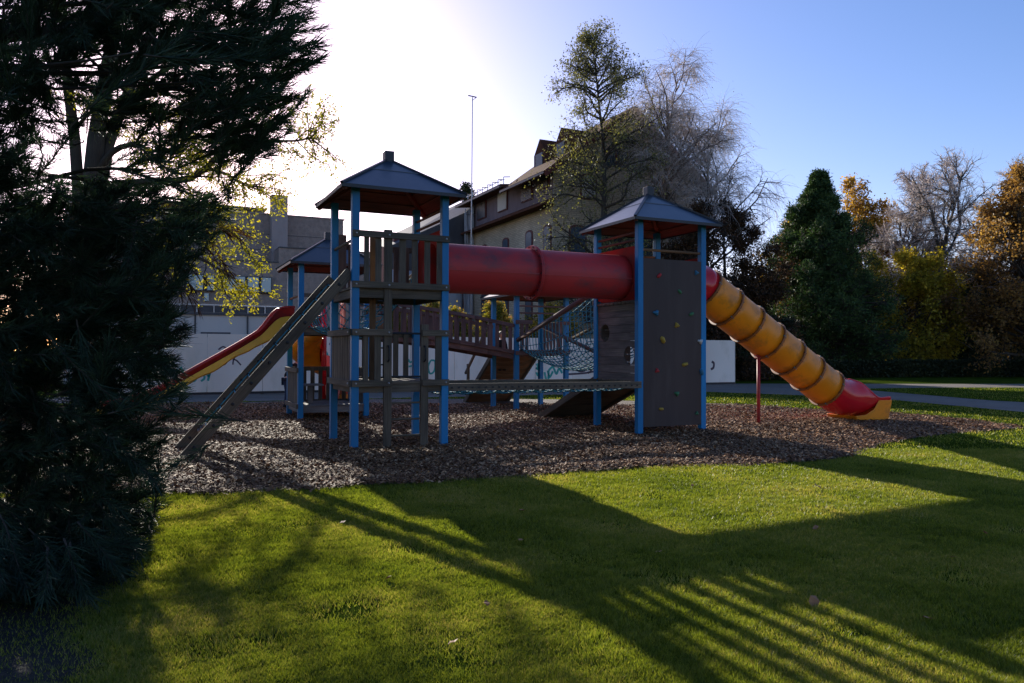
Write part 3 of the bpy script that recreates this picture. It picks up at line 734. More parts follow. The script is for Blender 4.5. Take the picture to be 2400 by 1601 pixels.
# ramps behind towers 2 and 4
def ramp_obj(U, Vv, ztop, run, label, m1, mside, hand=False):
    r = thing('climbing_ramp', label, 'ramp', (U + .75, Vv + TS, 0), grid=True, group='wooden climbing ramps')
    p0 = lambda t, u: Vector((U + u, Vv + TS + .02 + run * t, ztop * (1 - t)))
    b = MB(); n_ = 12
    for i in range(n_): t = (i + .5) / n_; b.beam(p0(t, .12), p0(t, 1.38), math.hypot(run, ztop) / n_ * .94, .03, (0, ztop, run))
    b.build('boards', m1, r)
    for u in (.08, 1.42):
        b = MB(); b.beam(p0(0, u), p0(1.02, u), .06, .13); b.build('side_beam', mside, r, bevel=.004)
    b = MB(); b.tube([p0(.3, .75) + Vector((0, 0, .05)), p0(.31, .75) + Vector((0, 0, .06))], .02); 
    for t in (.2, .4, .6, .8): b.beam(p0(t, .12) + Vector((0, 0, .035)), p0(t, 1.38) + Vector((0, 0, .035)), .04, .035)
    b.build('cleats', mside, r)
    if hand:
        b = MB(); b.beam(p0(.75, -.02), p0(.75, -.02) + Vector((0, 0, .75)), .07, .07); b.beam(p0(.85, -.02) + Vector((0, 0, .62)), p0(.0, -.02) + Vector((0, 0, .80)), .06, .06); b.build('handrail', mside, r, bevel=.004)
    return r
ramp_obj(*T2, .93, 2.4, 'dark plank ramp rising to the back of the climbing wall tower', 'wood', 'wood')
ramp_obj(*T4, 1.42, 2.0, 'brown plank ramp with handrail behind the farthest tower', 'wood_warm', 'wood', True)

# ------------------------------------------------------------------ open wave slide, left
ws = thing('open_slide', 'open red slide with yellow underside running down to the left of the low tower', 'slide', (T3[0], T3[1] + .75, 0), grid=True)
zp = [(0, 1.98), (.18, 1.99), (.38, 1.93), (.60, 1.78), (.85, 1.60), (1.2, 1.38), (1.6, 1.14), (2.0, .90), (2.4, .66), (2.7, .50), (3.0, .38), (3.3, .31), (3.7, .28)]
def sl_row(t, z, wall, wd=.27):
    u = T3[0] - t; c = T3[1] + .75
    return [(u, c - wd - .05, z + wall - .03), (u, c - wd - .03, z + wall), (u, c - wd + .01, z + wall - .01), (u, c - wd + .05, z + .03), (u, c - wd + .12, z), (u, c, z - .015), (u, c + wd - .12, z), (u, c + wd - .05, z + .03), (u, c + wd - .01, z + wall - .01), (u, c + wd + .03, z + wall), (u, c + wd + .05, z + wall - .03)]
def interp(t):
    for (a, b_), (c, d) in zip(zp, zp[1:]):
        if t <= c: return b_ + (d - b_) * (t - a) / (c - a)
    return zp[-1][1]
TT = [i * .1 for i in range(38)]
zz = [sum(interp(min(3.7, max(0, t + d))) for d in (-.08, 0, .08)) / 3 for t in TT]
wall = [.42 if t < .35 else max(.19, .42 - (t - .35) * .75) for t in TT]
b = MB(); b.grid([sl_row(t, z, w_) for t, z, w_ in zip(TT, zz, wall)]); b.build('slide_bed', 'red', ws, smooth=True, solid=.014)
b = MB(); c = T3[1] + .75
P = []
for t, z in zip(TT, zz):
    dp = .30 - .20 * min(1, t / .9) if t < .9 else .10 + .025 * math.sin(t * 9); u = T3[0] - t
    wl = max(.19, .42 - max(0, t - .35) * .75)
    P.append([(u, c - .285, z + wl * .62 - .06), (u, c - .29, z - dp + .03), (u, c - .24, z - dp), (u, c + .24, z - dp), (u, c + .29, z - dp + .03), (u, c + .285, z + wl * .62 - .06)])
b.grid(P); b.quad(P[0]); b.quad(P[-1]); b.build('underside', 'yellow2', ws, smooth=False)
b = MB(); b.tube([(T3[0] - 3.2, c, 0), (T3[0] - 3.2, c, .25)], .05, 10); b.build('foot', 'yellow2', ws)

# ------------------------------------------------------------------ spiral slide behind tower 3
pole = Vector((T3[0] + 1.02, T3[1] + 2.45, 0))
ss = thing('spiral_slide', 'red and orange spiral slide round a red pole behind the low tower', 'slide', tuple(pole), grid=True)
b = MB(); b.tube([pole, pole + Vector((0, 0, 2.7))], .065, 14); b.tube([pole + Vector((0, 0, 2.7)), pole + Vector((0, 0, 2.74))], [.065, .03], 14); b.build('centre_pole', 'red_new', ss, smooth=True)
def helix(r0, zoff, n=44, a_start=-105, sweep=-330):
    out = []
    for i in range(n + 1):
        t = i / n; a = R(a_start + sweep * t); z = 1.95 - 1.62 * min(1, t * 1.06) + zoff
        out.append(Vector((pole.x + r0 * math.cos(a), pole.y + r0 * math.sin(a), z)))
    return out
rows = [helix(.08, .30), helix(.10, .10), helix(.18, .0), helix(.45, -.03), helix(.72, .0), helix(.80, .12), helix(.83, .34), helix(.87, .32)]
b = MB(); b.grid([[rows[k][i] for k in range(8)] for i in range(20, 45)]); b.build('lower_trough', 'salmon', ss, smooth=True, solid=.015)
b = MB(); b.grid([[rows[k][i] for k in range(8)] for i in range(0, 21)]); b.build('upper_trough', 'red_new', ss, smooth=True, solid=.015)
rows = [helix(.80, .10), helix(.78, -.14), helix(.60, -.22), helix(.30, -.20), helix(.1, -.12)]
b = MB(); b.grid([[rows[k][i] for k in range(5)] for i in range(0, 45)]); b.build('underside', 'yellow', ss, smooth=True, solid=.012)
b = MB(); b.box((T3[0] + .6, T3[1] + TS + .03, 1.95), (T3[0] + .64, T3[1] + 2.0, 2.5)); b.build('entry_side_panel', 'salmon', ss, bevel=.01)
b = MB(); b.box((T3[0] + 1.3, T3[1] + TS + .03, 1.95), (T3[0] + 1.34, T3[1] + 2.0, 2.75)); b.build('entry_side_panel', 'salmon', ss, bevel=.01)

# ------------------------------------------------------------------ site hoarding
class Face:
    """a vertical wall plane through the point measured at (px, depth), running along angle ang"""
    def __init__(s, px, D, ang=TH):
        s.p = at(px, HOR, D); s.c, s.s = math.cos(ang), math.sin(ang); s.n = Vector((s.s, -s.c, 0))
    def a(s, px): r = (px - 1200) / F_PX; return (r * s.p.y - s.p.x) / (s.c - r * s.s)
    def z(s, px, py): return EYE + (HOR - py) / F_PX * (s.p.y + s.a(px) * s.s)
    def P(s, a, z, out=0): return Vector((s.p.x + a * s.c + out * s.n.x, s.p.y + a * s.s + out * s.n.y, z))
    def box(s, b, a0, a1, z0, z1, o0, o1):
        b.beam(s.P((a0 + a1) / 2, z0, (o0 + o1) / 2), s.P((a0 + a1) / 2, z1, (o0 + o1) / 2), abs(a1 - a0), abs(o1 - o0), (s.n.x, s.n.y, 0))
H1 = Face(459, 24.7, math.atan2(10.3, 20.4))
hd = thing('site_hoarding', 'long white board hoarding with green and black graffiti behind the playground', 'hoarding', tuple(H1.P(5, 0)))
a0, a1 = H1.a(200), H1.a(1723); npn = 15; wdt = (a1 - a0) / npn
for i in range(npn):
    b = MB(); H1.box(b, a0 + wdt * i + .006, a0 + wdt * (i + 1) - .006, .10, 2.0, -.03, 0); b.build('board_panel', 'white_board', hd, bevel=.004)
b = MB(); H1.box(b, a0, a1, .02, .10, -.05, -.01); b.build('base_board', 'trim', hd)
for i in range(0, npn + 1, 3):
    b = MB(); H1.box(b, a0 + wdt * i - .05, a0 + wdt * i + .05, 0, 1.95, -.14, -.035); b.build('post', 'wood', hd)
def strokes(name, lines, m, wpx=3.2):
    b = MB()
    for ln in lines:
        if len(ln) > 2:                                 # round the corners
            q = []
            for i in range(len(ln) - 1):
                p0, p1, p2, p3 = ln[max(i - 1, 0)], ln[i], ln[i + 1], ln[min(i + 2, len(ln) - 1)]
                for k in range(5):
                    t = k / 5; q.append(tuple(.5 * (2 * p1[c] + (p2[c] - p0[c]) * t + (2 * p0[c] - 5 * p1[c] + 4 * p2[c] - p3[c]) * t * t + (3 * p1[c] - p0[c] - 3 * p2[c] + p3[c]) * t ** 3) for c in (0, 1)))
            ln = q + [ln[-1]]
        w_ = wpx / F_PX * 28 / 2; pts = [(H1.a(x), H1.z(x, y)) for x, y in ln]; P = []
        for i, (a, z) in enumerate(pts):
            x0, y0 = pts[max(i - 1, 0)]; x1, y1 = pts[min(i + 1, len(pts) - 1)]; L = math.hypot(x1 - x0, y1 - y0) or 1
            nx, ny = -(y1 - y0) / L * w_, (x1 - x0) / L * w_
            P.append([H1.P(a + nx, z + ny, .003), H1.P(a - nx, z - ny, .003)])
        b.grid(P)
    return b.build(name, m, hd)
strokes('graffiti', [[(505, 848), (512, 856), (526, 857), (535, 845), (536, 826), (524, 815), (512, 822)], [(550, 824), (546, 857)], [(566, 825), (549, 842), (556, 848), (565, 858)]], 'spray_dark', 3)
strokes('graffiti', [[(398, 872), (405, 884), (415, 868), (412, 895), (428, 880), (424, 862)], [(440, 888), (452, 875), (462, 884), (455, 896), (440, 888)], [(462, 884), (474, 874), (480, 888), (472, 896)], [(482, 874), (490, 884), (495, 866), (488, 895)]], 'spray_green', 4.5)
strokes('graffiti', [[(690, 808), (706, 806)], [(698, 806), (694, 845), (700, 868)], [(712, 812), (704, 866)], [(722, 868), (724, 828), (734, 866), (738, 822)], [(748, 846), (750, 828), (762, 824), (768, 838), (758, 852), (748, 846)], [(752, 858), (760, 868), (764, 858), (772, 870), (776, 858)]], 'spray_green', 4)
strokes('graffiti', [[(957, 843), (962, 850), (972, 844), (978, 845)], [(966, 846), (972, 868)], [(958, 860), (978, 856)], [(1010, 845), (1004, 860), (1008, 876), (1018, 870), (1020, 848), (1010, 845)], [(1020, 848), (1022, 880)]], 'spray_green', 4.5)
strokes('graffiti', [[(1258, 852), (1264, 866), (1256, 862), (1268, 870), (1262, 880), (1257, 872)], [(1286, 868), (1296, 860), (1304, 876), (1310, 864), (1318, 874)], [(1284, 868), (1288, 884), (1296, 870)], [(1320, 866), (1328, 872), (1336, 862)], [(1286, 868), (1284, 900), (1276, 872)]], 'spray_green', 6)
strokes('graffiti', [[(1325, 877), (1345, 876), (1370, 874), (1392, 870)], [(1350, 866), (1360, 870), (1372, 868)], [(1376, 862), (1386, 868), (1378, 874)], [(772, 806), (790, 818), (812, 822)], [(812, 806), (796, 820), (806, 834)]], 'spray_dark', 5)
strokes('graffiti', [[(1668, 846), (1673, 850), (1672, 860), (1666, 864)]], 'spray_dark', 7)

# ------------------------------------------------------------------ buildings
M['concrete'] = m_paint('exposed_aggregate_concrete', (.30, .235, .20), (.15, .115, .10), .5, .9, 14, (1, 1, 1), .2)
M['concrete_pale'] = m_paint('pale_concrete', (.34, .28, .26), (.2, .16, .15), .4, .85, 2, (1, 1, .4), .2)
M['glass_pale'] = m_paint('pale_blind_glass', (.46, .55, .52), (.3, .4, .4), .3, .25, .6, (1, 1, 1), .5)
M['shed_white'] = m_paint('white_metal_cladding', (.55, .50, .46), (.35, .38, .4), .4, .6, .8, (1, 1, .3), .3)
M['gutter'] = m_paint('dark_grey_metal', (.05, .05, .055), (.1, .1, .1), .4, .5, 5)
M['roughcast'] = m_paint('mauve_render', (.16, .12, .13), (.1, .08, .08), .35, .9, 6)
M['tile'] = m_paint('brown_red_roof_tile', (.10, .045, .03), (.04, .03, .025), .6, .95, 5, (1, 1, 1), .03)
M['verge'] = m_paint('dark_red_timber', (.12, .03, .028), (.05, .02, .02), .4, .7, 5)
M['shutter'] = m_paint('cream_shutter', (.55, .52, .45), (.4, .37, .3), .3, .6, 3)
M['louvre'] = m_paint('dark_louvre', (.035, .035, .04), (.06, .06, .07), .3, .5, 4)
M['glass_dark'] = m_paint('dark_glass', (.05, .075, .10), (.1, .14, .18), .4, .3, .7, (1, 1, 1), .15)
M['sheeting'] = m_paint('grey_scaffold_sheeting', (.36, .37, .40), (.20, .20, .22), .6, .5, 1.2, (1, 1, .4), .3)
def m_brick():
    m, n, b = mat('cream_brick')
    tc = n.nodes.new('ShaderNodeTexCoord'); br_ = N(n, 'ShaderNodeTexBrick')
    br_.inputs['Color1'].default_value = (.60, .49, .34, 1); br_.inputs['Color2'].default_value = (.48, .39, .27, 1); br_.inputs['Mortar'].default_value = (.27, .23, .17, 1)
    br_.inputs['Scale'].default_value = 1; br_.inputs['Brick Width'].default_value = .34; br_.inputs['Row Height'].default_value = .11; br_.inputs['Mortar Size'].default_value = .012
    n.links.new(tc.outputs['UV'], br_.inputs['Vector']); mp = coords(n); v = noise(n, mp, .5, 4)
    r = ramp(n, [(.3, (.75,) * 3), (.7, (1.1,) * 3)]); n.links.new(v.outputs[0], r.inputs[0])
    n.links.new(mixc(n, 1.0, br_.outputs[0], r.outputs[0], 'MULTIPLY'), b.inputs['Base Color']); b.inputs['Roughness'].default_value = .9; return m
M['brick'] = m_brick()
# concrete building, far left
LB = Face(630, 40)
lb = thing('concrete_building', 'grey aggregate concrete building with pale shaft behind the hoarding on the left', 'building', tuple(LB.P(0, 0)))
A = LB.a; Z = LB.z
b = MB(); LB.box(b, A(150), A(803), 0, Z(803, 517), -9, 0); b.build('wall', 'concrete', lb)
b = MB(); LB.box(b, A(150), A(806), Z(803, 517), Z(803, 517) + .06, -9.05, .05); b.build('coping', 'concrete_pale', lb)
b = MB()
for zz_ in (Z(700, 556), Z(700, 592)): LB.box(b, A(150), A(803), zz_, zz_ + .03, 0, .012)
b.build('joint_strip', 'gutter', lb)
b = MB(); LB.box(b, A(630), A(667), 0, Z(640, 466), 0.02, .75); sh = b.build('shaft', 'concrete_pale', lb)
b = MB(); LB.box(b, A(629), A(668), Z(640, 466), Z(640, 466) + .05, -.0, .79); b.build('coping', 'gutter', sh)
b = MB(); LB.box(b, A(150), A(637), 0, Z(586, 626), .8, 2.2); b.build('front_block', 'concrete', lb)
b = MB(); LB.box(b, A(637), A(850), 0, Z(637, 594), .8, 2.2); b.build('front_block', 'concrete', lb)
b = MB(); LB.box(b, A(150), A(637), Z(586, 626), Z(586, 626) + .05, .75, 2.25); LB.box(b, A(637) + .01, A(850), Z(637, 594), Z(637, 594) + .05, .75, 2.25); b.build('coping', 'gutter', lb)
L2 = Face(630, 40 - 2.3)
zb, zt = L2.z(600, 688), L2.z(600, 650)
for x0, x1 in ((430, 478), (482, 503), (520, 575), (577, 607), (609, 636)):
    f = MB(); L2.box(f, L2.a(x0), L2.a(x1), zb, zt, -.2, .05); fo = f.build('window', 'gutter', lb)
    f = MB(); L2.box(f, L2.a(x0) + .05, L2.a(x1) - .05, zb + .05, zt - .05, .05, .07); f.build('pane', 'glass_pale', fo)
f = MB(); L2.box(f, L2.a(478), L2.a(488), L2.z(480, 708), L2.z(480, 690), -.2, .05); f.build('window', 'glass_pale', lb)
b = MB(); zr = Z(560, 481); LB.box(b, A(350), A(629), zr, zr + .1, -4.5, -1.0); ca = b.build('roof_canopy', 'gutter', lb)
b = MB()
for x in (360, 440, 520, 600): LB.box(b, A(x), A(x) + .08, Z(803, 517) + .06, zr, -3.0, -2.9)
b.build('canopy_post', 'gutter', ca)
# white shed with a railing on its roof
SB = Face(500, 31)
wsd = thing('white_shed', 'low white metal shed with railed flat roof between concrete building and hoarding', 'shed', tuple(SB.P(0, 0)))
zr = SB.z(560, 742)
b = MB(); SB.box(b, SB.a(150), SB.a(662), 0, zr, -3.5, 0); b.build('wall', 'shed_white', wsd)
b = MB(); SB.box(b, SB.a(150), SB.a(664), zr, zr + .1, -3.6, .1); rf = b.build('roof', 'gutter', wsd)
for x in (455, 578):
    b = MB(); SB.box(b, SB.a(x), SB.a(x) + .06, 0, zr - .02, .002, .05); b.build('downpipe', 'gutter', wsd)
b = MB(); SB.box(b, SB.a(470), SB.a(540), SB.z(500, 793), SB.z(500, 781), .002, .04); b.build('window_strip', 'gutter', wsd)
b = MB()
for x in range(380, 700, 40): SB.box(b, SB.a(x), SB.a(x) + .035, zr + .1, zr + .42, -.1, -.06)
SB.box(b, SB.a(300), SB.a(690), zr + .40, zr + .44, -.1, -.06); b.build('railing', 'steel', rf)
b = MB(); SB.box(b, SB.a(300), SB.a(690), zr + .12, zr + .38, -.16, -.14); b.build('railing_mesh', 'gutter', rf)
# brick house
HX, HY, HW, HL, HE, HA = 2.28, 42.9, 10.0, 12.2, 11.9, 15.6
def hp(u, v, z): return Vector((HX + u * CU - v * SU, HY + u * SU + v * CU, z))
hs = thing('brick_house', 'cream brick gabled house with red-brown tiled roof behind the alder tree', 'house', tuple(hp(5, 0, 0)))
b = MB(); zk = 9.75
b.quad([hp(0, HL, 0), hp(0, 0, 0), hp(0, 0, zk), hp(0, HL, zk)], [(0, 0), (HL, 0), (HL, zk), (0, zk)])
b.quad([hp(0, 0, 0), hp(HW, 0, 0), hp(HW, 0, HE), hp(HW / 2, 0, HA), hp(0, 0, HE)], [(0, 0), (HW, 0), (HW, HE), (HW / 2, HA), (0, HE)])
b.quad([hp(HW, 0, 0), hp(HW, HL, 0), hp(HW, HL, HE), hp(HW, 0, HE)], [(0, 0), (HL, 0), (HL, HE), (0, HE)])
b.quad([hp(HW, HL, 0), hp(0, HL, 0), hp(0, HL, HE), hp(HW, HL, HE)], [(0, 0), (HW, 0), (HW, HE), (0, HE)])
b.quad([hp(0, 5.1, HE), hp(HW / 2, 5.1, HA), hp(HW, 5.1, HE)], [(0, 0), (HW / 2, 4), (HW, 0)])
b.build('wall', 'brick', hs)
b = MB(); b.quad([hp(.05, HL, zk), hp(.05, .03, zk), hp(.05, .03, HE), hp(.05, HL, HE)]); b.build('upper_wall', 'roughcast', hs)
b = MB(); th = .22; ov = .7; kx = .9
HG = 5.2
def slope(sx):
    e = -kx if sx < 0 else HW + kx; dz = (HA - HE) / (HW / 2) * kx
    return [hp(e, -ov, HE - dz), hp(HW / 2, -ov, HA), hp(HW / 2, HG, HA), hp(e, HG, HE - dz)]
for sx in (-1, 1):
    q = slope(sx); up = [p + Vector((0, 0, th)) for p in q]
    b.quad(up if sx > 0 else up[::-1]); b.quad(q[::-1] if sx > 0 else q)
    for i in range(4): j = (i + 1) % 4; b.quad([q[i], q[j], up[j], up[i]])
q = [hp(-kx, HG + .01, HE - .25), hp(-kx, HL + ov, HE - .25), hp(HW / 2, HL + ov, HE + .35), hp(HW / 2, HG + .01, HE + .35)]; up = [p + Vector((0, 0, .2)) for p in q]; b.quad(up); b.quad(q[::-1])
for i in range(4): j = (i + 1) % 4; b.quad([q[i], q[j], up[j], up[i]])
q2 = [hp(HW + kx, HG + .01, HE - .25), hp(HW + kx, HL + ov, HE - .25), hp(HW / 2, HL + ov, HE + .35), hp(HW / 2, HG + .01, HE + .35)]; b.quad([p + Vector((0, 0, .2)) for p in q2]); b.quad(q2)
rf = b.build('roof', 'tile', hs)
b = MB()
for sx in (-1, 1):
    q = slope(sx); b.beam(q[0] + Vector((0, 0, .02)), q[1] + Vector((0, 0, .02)), .1, .34)
b.build('bargeboard', 'verge', rf)
b = MB(); q = slope(-1); b.beam(q[0] + Vector((0, 0, .1)), q[3] + Vector((0, 0, .1)), .14, .12); b.beam(hp(-kx, HG, HE - .2), hp(-kx, HL + ov, HE - .2), .14, .12); b.build('gutter', 'gutter', rf)
b = MB()
for i in range(9):
    v = 5.6 + i * .85; p = hp(-.5, v, HE); b.beam(p, p + Vector((0, 0, .5)), .05, .05); b.beam(p + Vector((0, 0, .5)), hp(-.05, v, HE + .55), .05, .05); b.beam(p + Vector((0, 0, .35)), hp(-.5, v + .6, HE + .35), .04, .04)
b.build('roof_guard', 'steel', rf)
for v in (.9, 3.6):                                    # little gabled dormers on the long slope
    b = MB(); u0 = 1.3; zc = HE + (HA - HE) / (HW / 2) * u0
    f = [hp(u0 - .3, v - .75, zc - .2), hp(u0 - .3, v + .75, zc - .2), hp(u0 - .3, v + .75, zc + .7), hp(u0 - .3, v, zc + 1.6), hp(u0 - .3, v - .75, zc + .7)]
    k_ = [p + (hp(2.6, 0, 0) - hp(0, 0, 0)) for p in f]; b.quad(f)
    for i in range(5): j = (i + 1) % 5; b.quad([f[i], f[j], k_[j], k_[i]])
    d = b.build('dormer', 'tile', rf)
    b = MB(); b.beam(hp(u0 - .33, v, zc - .1), hp(u0 - .33, v, zc + .7), .9, .05, (CU, SU, 0)); b.build('pane', 'glass_dark', d)
b = MB(); q0, q1 = hp(-.75, -.1, zk - .05), hp(-.75, HL, zk - .05); b.quad([q0, q1, hp(.04, HL, zk + .42), hp(.04, -.1, zk + .42)]); b.quad([q0, hp(.0, -.1, zk - .05), hp(0, HL, zk - .05), q1]); b.quad([q0, hp(.04, -.1, zk + .42), hp(0, -.1, zk - .05)])
b.beam(q0, q1, .1, .12); b.build('pent_roof', 'tile', hs)
HLf = lambda px: ((HX - (px - 1200) / F_PX * HY) / (SU + (px - 1200) / F_PX * CU))
def hz(px, py): return EYE + (HOR - py) / F_PX * (HY + HLf(px) * CU)
for x0, x1, y0, y1, mm in ((1119, 1137, 472, 513, 'louvre'), (1167, 1187, 447, 494, 'shutter'), (1222, 1246, 418, 470, 'louvre'), (1268, 1284, 400, 440, 'louvre')):
    va, vb = HLf(x0), HLf(x1); vc = (va + vb) / 2; z0, z1 = hz((x0 + x1) / 2, y1), hz((x0 + x1) / 2, y0)
    b = MB(); b.beam(hp(.02, vc, z0), hp(.02, vc, z1), abs(vb - va) + .14, .1, (CU, SU, 0)); fr = b.build('window', 'verge', hs)
    b = MB()
    for i in range(14): zz_ = z0 + .05 + (z1 - z0 - .1) * (i + .5) / 14; b.beam(hp(-.05, vb, zz_), hp(-.05, va, zz_), .04, (z1 - z0) / 14 * .75)
    b.build('shutter', mm, fr)
def arched(b, u, v, z0, z1, wd, side, dp):
    n_ = 8; pts = [(-wd / 2, z0), (wd / 2, z0), (wd / 2, z1 - wd * .25)] + [(wd / 2 * math.cos(math.pi * i / n_), z1 - wd * .25 + wd * .25 * math.sin(math.pi * i / n_)) for i in range(1, n_)] + [(-wd / 2, z1 - wd * .25)]
    P = [hp(u + dp, v + a, z) if side == 'l' else hp(u + a, v + dp, z) for a, z in pts]; Q = [hp(u, v + a, z) if side == 'l' else hp(u + a, v, z) for a, z in pts]
    b.quad(P)
    for i in range(len(P)): j = (i + 1) % len(P); b.quad([P[i], P[j], Q[j], Q[i]])
for vc in (HLf(1135), HLf(1185), HLf(1240), HLf(1283)):
    for z0, z1 in ((6.9, 8.6), (3.4, 5.3), (.6, 2.4)):
        b = MB(); arched(b, 0, vc, z0 - .1, z1 + .12, .95, 'l', -.05); fr = b.build('window', 'verge', hs); b = MB(); arched(b, -.05, vc, z0, z1, .75, 'l', -.02); b.build('pane', 'glass_dark', fr)
for uc, z0, z1, wd in ((2.3, 10.3, 11.6, .9), (7.2, 10.3, 11.6, .9), (1.6, 6.8, 8.6, .95), (4, 6.8, 8.6, .95), (6.4, 6.8, 8.6, .95), (8.6, 6.8, 8.6, .95), (2.6, 3.2, 5, .95), (5.6, 3.2, 5, .95), (8.4, 3.2, 5, .95)):
    b = MB(); arched(b, uc, 0, z0 - .1, z1 + .12, wd + .2, 'f', -.05); fr = b.build('window', 'verge', hs); b = MB(); arched(b, uc, -.05, z0, z1, wd, 'f', -.02); b.build('pane', 'glass_dark' if z0 < 9 else 'shed_white', fr)
b = MB(); b.quad([hp(3.3, -.04, 12.3), hp(6.7, -.04, 12.3), hp(6.7, -.04, 12.6), hp(5, -.04, 14.4), hp(3.3, -.04, 12.6)]); gw_ = b.build('window', 'glass_dark', hs)
b = MB()
for x in (4.15, 5.0, 5.85): b.beam(hp(x, -.07, 12.3), hp(x, -.07, 12.6 + (1.8 - abs(x - 5) * 1.06)), .07, .05)
b.build('frame', 'verge', gw_)
# sheeted building beside the house
SC = Face(1080, 54)
sc_ = thing('sheeted_building', 'dark-roofed building wrapped in grey scaffold sheeting left of the brick house', 'building', tuple(SC.P(0, 0)))
b = MB(); zz_ = SC.z(1090, 470); SC.box(b, SC.a(925), SC.a(1140), 0, SC.z(1000, 560), -6, -.3); b.build('wall', 'verge', sc_)
b = MB(); P = [SC.P(SC.a(900), SC.z(935, 585), .4), SC.P(SC.a(1135), SC.z(1110, 455) - .6, .4), SC.P(SC.a(1135), SC.z(1110, 445), -3), SC.P(SC.a(900), SC.z(935, 560), -3)]
b.quad(P); b.quad([P[0], P[1], SC.P(SC.a(1135), 7, .4), SC.P(SC.a(900), 7, .4)]); b.build('roof', 'gutter', sc_)
b = MB(); P = []
for i in range(25):
    a = SC.a(1076) + (SC.a(1112) - SC.a(1076)) * i / 24; P.append([SC.P(a, z, .9 + .10 * math.sin(i * 1.3 + z * .9) + .06 * math.sin(z * 3 + i)) for z in [j * (SC.z(1090, 475) - (.9 * (24 - i) / 24)) / 16 for j in range(17)]])
b.grid(P); b.build('sheeting', 'sheeting', sc_, smooth=True, solid=.02)
b = MB(); P = []
for i in range(25):
    a = SC.a(900) + (SC.a(1075) - SC.a(900)) * i / 24; P.append([SC.P(a, z, .8 + .10 * math.sin(i * 1.3 + z * .9) + .06 * math.sin(z * 3 + i)) for z in [j * SC.z(1000, 640) / 12 for j in range(13)]])
b.grid(P); b.build('sheeting', 'sheeting', sc_, smooth=True, solid=.02)
b = MB()
for x in (1076, 1094, 1112): p = SC.P(SC.a(x), 0, 1.1); b.tube([p, p + Vector((0, 0, SC.z(x, 472 if x > 1080 else 495)))], .035, 6)
for z in (6, 8.5, 11): b.tube([SC.P(SC.a(1076), z, 1.12), SC.P(SC.a(1112), z, 1.12)], .03, 6)
b.build('scaffold_poles', 'steel', sc_)
fp = thing('antenna_mast', 'thin tall mast with small crosspiece rising left of the brick house', 'mast', (at(1103, HOR, 48).x, 48, 0))
p = Vector((at(1103, HOR, 48).x, 48, 0)); zt = EYE + (HOR - 226) / F_PX * 48; b = MB(); b.tube([p, p + Vector((.05, 0, zt))], [.05, .03], 8); b.build('pole', 'steel', fp)
b = MB(); b.beam(p + Vector((-.22, 0, zt + .12)), p + Vector((.32, 0, zt)), .05, .06); b.tube([p + Vector((.05, 0, zt - .02)), p + Vector((.02, 0, zt - .22)), p + Vector((.28, 0, zt - .02))], .02, 6); b.build('crosspiece', 'gutter', fp)

# ------------------------------------------------------------------ trees
def norm(v): return v / np.maximum(np.linalg.norm(v, axis=-1, keepdims=True), 1e-9)
def grow(g, P0, D, L, K, wander=.15, grav=0.0, curl=0.0):
    """polylines of K points from P0 heading D over length L; grav < 0 droops"""
    Nn = len(P0); P = np.zeros((Nn, K, 3)); P[:, 0] = P0; d = norm(D); st = (np.asarray(L) / (K - 1))[:, None] if np.ndim(L) else L / (K - 1)
    for k in range(1, K):
        d = d + g.normal(0, wander, (Nn, 3)); gk = grav + curl * k / K
        d[:, 2] += gk; d = norm(d); P[:, k] = P[:, k - 1] + d * st
    return P
def spawn(g, P, n, t0, t1, ang0, ang1, pw=1.0, forward=0.0):
    Np, K, _ = P.shape; idx = np.repeat(np.arange(Np), n); t = t0 + (t1 - t0) * g.random(len(idx)) ** pw
    f = t * (K - 1); i = np.minimum(f.astype(int), K - 2); fr = (f - i)[:, None]
    a, b = P[idx, i], P[idx, i + 1]; pos = a + (b - a) * fr; tan = norm(b - a)
    r = norm(np.cross(tan, g.normal(0, 1, (len(idx), 3)))); an = np.radians(ang0 + (ang1 - ang0) * g.random(len(idx)))[:, None]
    return pos, tan * np.cos(an) + r * np.sin(an), t, idx
def tubes(P, rad, n=4):
    """P (N,K,3), rad (N,K) -> quads"""
    Nn, K, _ = P.shape; T = np.zeros_like(P); T[:, 1:-1] = P[:, 2:] - P[:, :-2]; T[:, 0] = P[:, 1] - P[:, 0]; T[:, -1] = P[:, -1] - P[:, -2]; T = norm(T)
    ref = np.where(np.abs(T[..., 2:3]) > .9, np.array([1., 0, 0]), np.array([0, 0, 1.])); X = norm(np.cross(T, ref)); Y = np.cross(T, X)
    a = 2 * np.pi * np.arange(n) / n
    V = P[:, :, None] + rad[:, :, None, None] * (X[:, :, None] * np.cos(a)[:, None] + Y[:, :, None] * np.sin(a)[:, None])
    base = (np.arange(Nn) * K * n)[:, None, None] + (np.arange(K - 1) * n)[None, :, None]; j = np.arange(n)[None, None]; j2 = (j + 1) % n
    F = np.stack([base + j, base + j2, base + n + j2, base + n + j], -1).reshape(-1, 4)
    Ls = np.concatenate([np.zeros((Nn, 1)), np.cumsum(np.linalg.norm(np.diff(P, axis=1), axis=2), 1)], 1)
    uv = np.stack([np.repeat(Ls[:, :, None], n, 2), np.broadcast_to(np.arange(n) * .12, (Nn, K, n)) + (np.arange(Nn) * .37)[:, None, None]], -1).reshape(-1, 2)
    return V.reshape(-1, 3), F, uv
def taper(r0, K, end=.35, pw=1.0):
    t = np.linspace(0, 1, K)[None] ** pw; return np.asarray(r0)[:, None] * (1 - (1 - end) * t)
def join(parts):
    V, F, U_, k = [], [], [], 0
    for v, f, u in parts: V.append(v); F.append(f + k); U_.append(u); k += len(v)
    return np.concatenate(V), np.concatenate(F), np.concatenate(U_)
